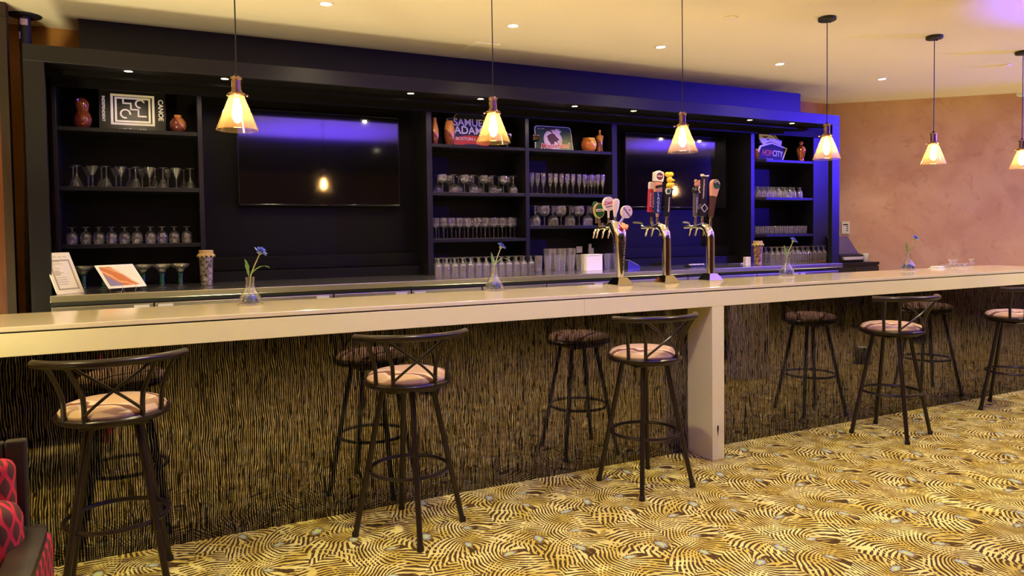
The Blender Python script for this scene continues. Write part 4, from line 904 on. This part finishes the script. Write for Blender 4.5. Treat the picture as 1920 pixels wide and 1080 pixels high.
# ================================================================== ON THE STEEL COUNTER
def px_of(P_):
    d = P_-CAM; return 960+F_PX*d.dot(RT)/d.dot(FW)
def stand_card(name, label, cat, bl, brx, h_, rot, tilt):
    p = aZ(*bl, ZK); p.z = ZK+.002; d = Vector((math.cos(rot), math.sin(rot), 0)); w_ = .05
    while px_of(p+d*w_) < brx and w_ < .6: w_ += .002
    r = thing(name, label, cat, p); r.rotation_euler = Matrix((d, Vector((-d.y, d.x, 0)), Vector((0, 0, 1)))).transposed().to_euler()
    g = bpy.data.objects.new('card', None); return r, w_
def tilted(r, tilt, name, bm, mt):
    bmesh.ops.transform(bm, matrix=Matrix.Rotation(math.radians(-tilt), 4, 'X'), verts=bm.verts); return obj(name, bm, mt, r)
r, w_ = stand_card('framed_certificate', 'white certificate in a clear upright holder at the counter left end', 'certificate', (108, 553), 158, .3, math.radians(46), 20)
H_ = .285
tilted(r, 25, 'backing', box(nb(), 0, w_, 0, .006, 0, H_), M_paper)
bm = nb(); ring_sq(bm, w_*.5, H_*.46, w_*.385, H_*.365, .010, -.001, .0003); tilted(r, 25, 'ornate_border', bm, M_ink)
bm = nb()
for i in range(11):
    z = H_*(.77-.055*i); L_ = (.5, .62, .2, .4, .28, .55, .18, .6, .58, .62, .55)[i]; box(bm, w_*.16, w_*(.16+.66*L_), -.001, .0003, z, z+.005)
o = tilted(r, 25, 'text_lines', bm, M_ink2); o['kind'] = 'stuff'
tilted(r, 25, 'seal', prism(nb(), circ(w_*.30, H_*.50, .022, .018, 16), -.0012, .0003), M_ink2)
bm = nb()
for i in range(4): box(bm, w_*(.14+.19*i), w_*(.26+.19*i), -.001, .0003, H_*.885, H_*.905)
o = tilted(r, 25, 'heading', bm, M_ink2); o['kind'] = 'stuff'
r, w_ = stand_card('picture_card', 'white card with orange landscape picture on a small easel', 'card', (205, 549.5), 276, .2, math.radians(34), 48); r.location.z += .0
H_ = .215
tilted(r, 46, 'card', box(nb(), 0, w_, 0, .003, .006, H_), M_cardw).location = (0, 0, .022)
bm = nb(); box(bm, -.09, .11, -.0008, .0002, -.072, .078); o = obj('picture', bm, picture_material(), r); o.matrix_local = Matrix.Translation((0, 0, .022)) @ Matrix.Rotation(math.radians(-46), 4, 'X') @ Matrix.Translation((w_*.47, -.0005, H_*.50)) @ Matrix.Diagonal((w_*.88/.2, 1, H_*.80/.15, 1))
for k in (.30, .66):
    bm = nb(); tube(bm, [(w_*k, .12, .001), (w_*k, -.006, .001), (w_*k, -.018, .022), (w_*k, -.012, .040)], .0018, 6); tube(bm, [(w_*k, .12, .001), (w_*k, .10, .08)], .0018, 6); obj('easel_wire', bm, M_chrome, r, smooth=True)
def jar(px, py, mt, label, h_):
    p = aZ(px, py, ZK); p.z = ZK+.0005; r = thing('glass_jar', label, 'jar', p, 0, 'cloth-topped jars on the counter'); k = h_/.25
    obj('contents', lathe(nb(), [(0, .006*k), (.036*k, .006*k), (.047*k, .20*k), (0, .20*k)], 18), mt, r, smooth=True)
    obj('jar_wall', lathe(nb(), [(0, 0), (.039*k, 0), (.041*k, .005*k), (.051*k, .215*k), (.049*k, .225*k)], 20), M_glass, r, smooth=True)
    bm = nb(); n = 24; pr = [(.0, .250), (.046, .250), (.048, .236), (.046, .228), (.054, .222), (.060, .206)]; rings = []
    for j, (R, z) in enumerate(pr):
        rings.append([bm.verts.new((R*k*(1+(.10 if j == 5 else .03 if j > 2 else 0)*math.sin(i*PI))*math.cos(2*PI*i/n), R*k*(1+(.12*(-1)**i if j == 5 else 0))*math.sin(2*PI*i/n), z*k+(.008*k*(-1)**i if j == 5 else 0))) for i in range(n)] if R > 0 else [bm.verts.new((0, 0, z*k))])
    for a, b_ in zip(rings, rings[1:]):
        for i in range(n):
            if len(a) == 1: bm.faces.new((a[0], b_[i], b_[(i+1) % n]))
            else: bm.faces.new((a[i], a[(i+1) % n], b_[(i+1) % n], b_[i]))
    obj('cloth_lid', bm, M_gold, r, smooth=True)
jar(388, 535.5, M_jar1, 'tall jar of dark beans with a gold cloth lid', .255)
jar(1421, 497.5, M_jar2, 'tall jar of nuts with a gold cloth lid', .245)
p0, p1 = aY(1100, 508, 2.16), aY(1130, 508, 2.16); r = thing('white_box', 'plain cream box between the beer glasses on the counter', 'box', ((p0.x+p1.x)/2, 2.16, ZK+.0005)); hw = (p1.x-p0.x)/2
obj('body', B(-hw, hw, 0, .10, 0, .135, .004), M_cardw, r); obj('lid', B(-hw-.002, hw+.002, -.002, .102, .135, .150, .004), M_white, r)
p = aY(1182, 506, 2.2); r = thing('card_reader', 'black card reader with white keypad behind the left beer tower', 'card reader', (p.x, 2.2, ZK+.0005), .2)
obj('body', prism(nb(), [(-.075, 0), (.09, 0), (.09, .025), (-.06, .085), (-.075, .07)], -.04, .04), M_blackp, r)
bm = nb(); prism(bm, [(-.052, .083), (.08, .030), (.08, .034), (-.052, .087)], -.032, .032); obj('keypad', bm, M_white, r)
p = aY(1403, 499, 2.02); r = thing('tent_card', 'small blank white tent card beside the jar of nuts', 'card', (p.x, 2.02, ZK+.0005)); obj('front_leaf', prism(nb(), [(-.032, 0), (.032, 0), (.032, .085), (-.032, .085)], 0, .004), M_cardw, r); obj('rear_leaf', B(-.032, .032, .03, .034, 0, .08), M_cardw, r); obj('ridge', B(-.032, .032, .002, .034, .080, .086), M_cardw, r)
p = aY(1305, 503, 2.12); r = thing('bar_tray', 'low black tray holding small white items on the counter', 'tray', (p.x, 2.12, ZK+.0005)); obj('tray', B(-.10, .11, -.04, .06, 0, .018, .004), M_blackp, r)
for i, (x, w2) in enumerate(((-.07, .012), (-.03, .016), (.02, .02), (.075, .014))): obj('white_item', B(x-w2, x+w2, -.02, .01, .018, .030, .003), M_white, r)
p = aY(1380, 499, 2.25); bm = nb(); tube(bm, [(-.10, 0, .006), (.06, 0, .006)], .004, 6); tube(bm, [(.06, 0, .006), (.11, 0, .008)], .008, 8); tag(obj('bar_spoon', bm, M_chrome, loc=(p.x, 2.25, ZK+.003), smooth=True), 'long thin steel bar tool lying on the counter', 'bar tool')
for px, lab, L_ in ((1085, 'square white wall outlet above the white box', 0), (1107, 'white wall outlet with a plug beside the left beer tower', 1)):
    p = aY(px, 471 if L_ else 468, YB); r = thing('wall_outlet', lab, 'outlet', (p.x, YB-.009, p.z))
    obj('plate', B(-.034, .034, -.008, 0, -.032, .032, .003), M_white, r); obj('face', B(-.020, .020, -.011, -.008, -.022, .022, .002), M_cardw, r)
    if L_: obj('plug', B(-.036, -.012, -.035, -.008, -.03, .075, .005), M_white, r)
# ================================================================== RIGHT CORNER: CABINET, TERMINAL, KEYPAD
pt = aY(1648, 491, 2.12); zc = pt.z
r = thing('side_cabinet', 'low black cabinet in the corner right of the back bar', 'cabinet', (6.52, 2.12, 0))
obj('carcass', B(0, pt.x-6.52, .012, .45, .06, zc-.03), M_blackp, r); obj('top', B(-.005, pt.x-6.52+.01, 0, .46, zc-.03, zc, .003), M_black, r); obj('plinth', B(.03, pt.x-6.56, .04, .42, 0, .06), M_dark, r)
for k in (0, 1):
    w2 = (pt.x-6.52)/2; d_ = obj('door', B(.004+w2*k, w2*(k+1)-.004, -.004, .012, .08, zc-.045, .002), M_blackp, r); obj('knob', B(w2-.03+.05*k, w2-.02+.05*k, -.02, -.004, zc-.2, zc-.12, .003), M_chrome, d_)
pa, pb, pm = aY(1566, 475, 2.30), aY(1611, 475, 2.30), aY(1590, 488, 2.25)
r = thing('point_of_sale_terminal', 'sales terminal, blue light painted on its case, with printer on the corner cabinet', 'terminal', ((pa.x+pb.x)/2, 2.30, zc+.0005)); hw = (pb.x-pa.x)/2
obj('base', B(-hw+.01, hw-.0, -.06, .14, 0, .085, .008), M_blackp, r)
bm = nb(); box(bm, -hw, hw, -.010, .020, .075, .30, .006)
for v in bm.verts:
    f = (v.co.z-.075)/.225; v.co.y += .10*f; v.co.x -= (.085*f if v.co.x > 0 else 0)
obj('screen_case', bm, M_bluelit_case, r); bm = nb(); prism(bm, [(-hw, .07), (hw, .07), (hw, .095), (-hw, .095)], -.016, -.009); obj('lower_bezel', bm, M_hblue, r)
obj('receipt_paper', prism(nb(), [(-hw+.05, .030), (hw-.05, .030), (hw-.035, .062), (-hw+.035, .062)], -.085, -.060), M_white, r); obj('paper_slot', B(-hw+.03, hw-.03, -.064, -.058, .062, .070), M_dark, r)
p = aY(1622, 490, 2.25); bm = nb(); lathe(bm, [(0, 0), (.034, 0), (.036, .004), (.036, .092), (.033, .095), (.012, .094), (.012, .085), (0, .085)], 20); tag(obj('paper_roll', bm, M_white, loc=(p.x, 2.25, zc+.0005), smooth=True), 'white paper roll standing beside the sales terminal', 'paper roll')
d = _dir(1585, 427); tt = (WC-CAM).dot(WN)/d.dot(WN); p = CAM+d*tt+WN*.001
r = thing('wall_keypad', 'small white keypad on the peach wall above the sales terminal', 'keypad', p); r.rotation_euler = (0, 0, math.atan2(WD.y, WD.x))
obj('plate', B(-.045, .045, -.018, 0, -.075, .075, .004), M_white, r); obj('display', B(-.028, .028, -.0195, -.018, .030, .045), M_blackp, r)
for i in range(3): obj('button', B(.010, .026, -.021, -.018, .006-.024*i, .020-.024*i, .002), M_blackp, r)

# ================================================================== RED ARMCHAIR (bottom left)
def cush(x0, x1, y0, y1, z0, z1, rad):
    bm = box(nb(), x0, x1, y0, y1, z0, z1); bmesh.ops.bevel(bm, geom=bm.edges[:], offset=rad, segments=6, affect='EDGES', profile=.5); return bm
r = thing('armchair', 'dark wood armchair with red lattice upholstery in the lower left corner', 'armchair', (-.66, -1.28, 0))
X0, X1, YBk, YFr = -.33, .375, .285, -.33
for x0, x1 in ((X0, X0+.05), (.25, .30)): obj('back_stile', B(x0, x1, YBk, YBk+.035, .0, .852, .006), M_dwood, r)
obj('back_rail', B(X0+.051, .249, YBk, YBk+.035, .70, .850, .006), M_dwood, r); obj('back_board', B(X0+.051, .249, YBk+.005, YBk+.03, .30, .699), M_dwood, r)
obj('back_cushion', cush(X0+.04, aY(24, 870, -1.065).x+.66, YBk-.07, YBk-.001, .36, .815, .03), M_red, r, smooth=True)
obj('lumbar_cushion', cush(X0+.04, aY(33, 950, -1.20).x+.66, YBk-.20, YBk-.072, .44, .73, .055), M_red, r, smooth=True)
obj('seat_cushion', cush(X0+.06, .262, YFr, YBk-.02, .30, .445, .04), M_red, r, smooth=True); obj('seat_rail', B(X0+.05, .28, YFr+.01, YBk, .22, .30, .005), M_dwood, r)
for s_ in (0, 1):
    xa = .272 if s_ else X0-.02; xb = xa+.075
    bm = nb(); pts = [(xa+.030+.0, YBk+.02, .575), (xa+.038, YBk-.02, .600), (xa+.045, YBk-.08, .606), (xa+.05, -.05, .606), (xa+.045, YFr, .600)]
    prof = []
    for q_ in pts:
        x, y, z = q_; prof.append([bm.verts.new((x+dx, y, z+dz)) for dx, dz in ((-.036, -.016), (.036, -.016), (.036, .010), (.024, .016), (-.024, .016), (-.036, .010))])
    for a, b_ in zip(prof, prof[1:]):
        for i in range(6): bm.faces.new((a[i], a[(i+1) % 6], b_[(i+1) % 6], b_[i]))
    bm.faces.new(prof[0]); bm.faces.new(prof[-1]); obj('arm', bm, M_dwood, r, smooth=True)
    obj('side_panel', B(xa+.02, xb-.001+.012, YFr+.05, YBk+.0, .20, .588, .012), M_red, r)
    obj('leg', B(xa+.02, xa+.06, YFr+.0, YFr+.045, 0, .59, .004), M_dwood, r)

# ================================================================== ADDED CEILING FILL LIGHTS AND BLUE STAGE LAMPS, OUT OF VIEW
FILL_W = 190.0  # strength of the unseen warm uplights, added only to brighten the ceiling
def added_ceiling_fill(x, y, lab, energy):
    r = thing('added_ceiling_fill', lab, 'light', (x, y, 0))
    obj('housing', lathe(nb(), [(0, 0), (.09, 0), (.10, .015), (.075, .03), (.075, .17), (.068, .18), (.066, .165), (0, .165)], 22), M_bronze, r, smooth=True)
    obj('lens', lathe(nb(), [(.065, .166), (0, .168)], 20), mat('added_fill_lens', (1, .9, .7), .4, emit=(1, .8, .5), es=3), r)
    spot('added_fill_lamp', (0, 0, .19), energy, WARM, 152, .25, .28, target=(0, 0, 3), parent=r)
for x, y, k_, lab in ((-1.9, -2.0, 1.75, 'added bronze ceiling fill light left of the viewer'), (6.6, -1.3, .14, 'added bronze ceiling fill light beyond the right edge of the view'), (9.3, .1, .35, 'added bronze ceiling fill light near the peach wall'),
        (-1.7, .75, .75, 'added bronze ceiling fill light at the left end of the bar aisle'), (.4, .85, .15, 'added bronze ceiling fill light in the aisle behind the left of the bar'), (2.6, .85, .14, 'added bronze ceiling fill light in the aisle behind the beer towers'), (4.8, .85, .11, 'added bronze ceiling fill light in the aisle before the right television'), (7.0, 1.0, .06, 'added bronze ceiling fill light at the right end of the bar aisle')): added_ceiling_fill(x, y, lab, FILL_W*k_)
def blue_can(x, y, tx, ty, lab, energy, cone=50):
    r = thing('stage_uplight', lab, 'light', (x, y, 0))
    obj('housing', lathe(nb(), [(0, 0), (.10, 0), (.10, .18), (.085, .20), (.085, .19), (0, .19)], 20), M_blackp, r, smooth=True)
    obj('lens', lathe(nb(), [(.084, .185), (0, .186)], 20), mat('blue_led_lens', (.05, .04, .9), .3, emit=(.10, .06, 1.0), es=12), r)
    spot('blue_led_lamp', (0, 0, .21), energy, (.08, .03, 1.0), cone, .9, .06, target=(tx-x, ty-y, ZC), parent=r)
blue_can(8.4, -1.9, 8.2, -1.2, 'blue stage uplight on the carpet near the peach wall', BLUE_W*.9)
blue_can(5.6, -2.2, 5.7, -1.45, 'blue stage uplight on the carpet right behind the viewer', BLUE_W*.7)
blue_can(2.1, -2.2, 2.1, -1.95, 'blue stage uplight on the carpet behind the viewer', BLUE_W*.8, 66)

def blue_spot(x, y, z, tgt, lab, energy, cone):
    r = thing('stage_spotlight', lab, 'light', (x, y, z)); d_ = (Vector(tgt)-Vector((x, y, z))).normalized()
    q_ = d_.to_track_quat('-Z', 'Y').to_matrix().to_4x4()
    bm = nb(); lathe(bm, [(.07, -.10), (.075, -.10), (.075, .08), (.05, .12), (0, .12)], 20); bmesh.ops.transform(bm, matrix=q_, verts=bm.verts); obj('housing', bm, M_blackp, r, smooth=True)
    obj('bracket', tube(nb(), [(0, 0, .07), (0, 0, ZC-z-.001)], .012, 8), M_blackp, r)
    l = spot('blue_spot_lamp', d_*.13, energy, (.05, .02, 1.0), cone, .8, .08, parent=r); l.rotation_euler = d_.to_track_quat('-Z', 'Y').to_euler()
blue_spot(10.5, -1.9, 2.72, (5.0, 2.0, 2.72), 'blue stage spotlight hung from the ceiling beyond the right edge', 2000, 44)

# ================================================================== DINING SET OF THE ROOM (seen mirrored in the bar front)
def dining_chair(x, y, rz, lab):
    r = thing('dining_chair', lab, 'chair', (x, y, 0), rz, 'dining chairs of the room')
    obj('seat', B(-.22, .22, -.22, .22, .42, .48, .02), M_dwood, r); obj('backrest', B(-.21, .21, .19, .23, .60, .95, .015), M_dwood, r)
    for sx in (-1, 1):
        for sy in (-1, 1): obj('leg', B(sx*.20-.018, sx*.20+.018, sy*.20-.018, sy*.20+.018, 0, .42 if sy < 0 else .60, .003), M_dwood, r)
def dining_table(x, y, lab):
    r = thing('dining_table', lab, 'table', (x, y, 0), 0, 'dining tables of the room')
    obj('table_top', B(-.40, .40, -.40, .40, .72, .75, .006), M_dwood, r); obj('pedestal', lathe(nb(), [(0, .02), (.04, .02), (.035, .72), (0, .72)], 14), M_dwood, r, smooth=True); obj('base', lathe(nb(), [(0, 0), (.26, 0), (.26, .015), (.04, .03), (0, .03)], 24), M_dwood, r, smooth=True)
for x, y, nm in ((6.6, -4.3, 'left'), (9.2, -3.2, 'right')):
    dining_table(x, y, 'dark square dining table, %s of two in the room behind the viewer' % nm)
    dining_chair(x-.62, y, PI/2, 'dark dining chair on the left side of the %s dining table' % nm); dining_chair(x+.62, y, -PI/2, 'dark dining chair on the right side of the %s dining table' % nm)
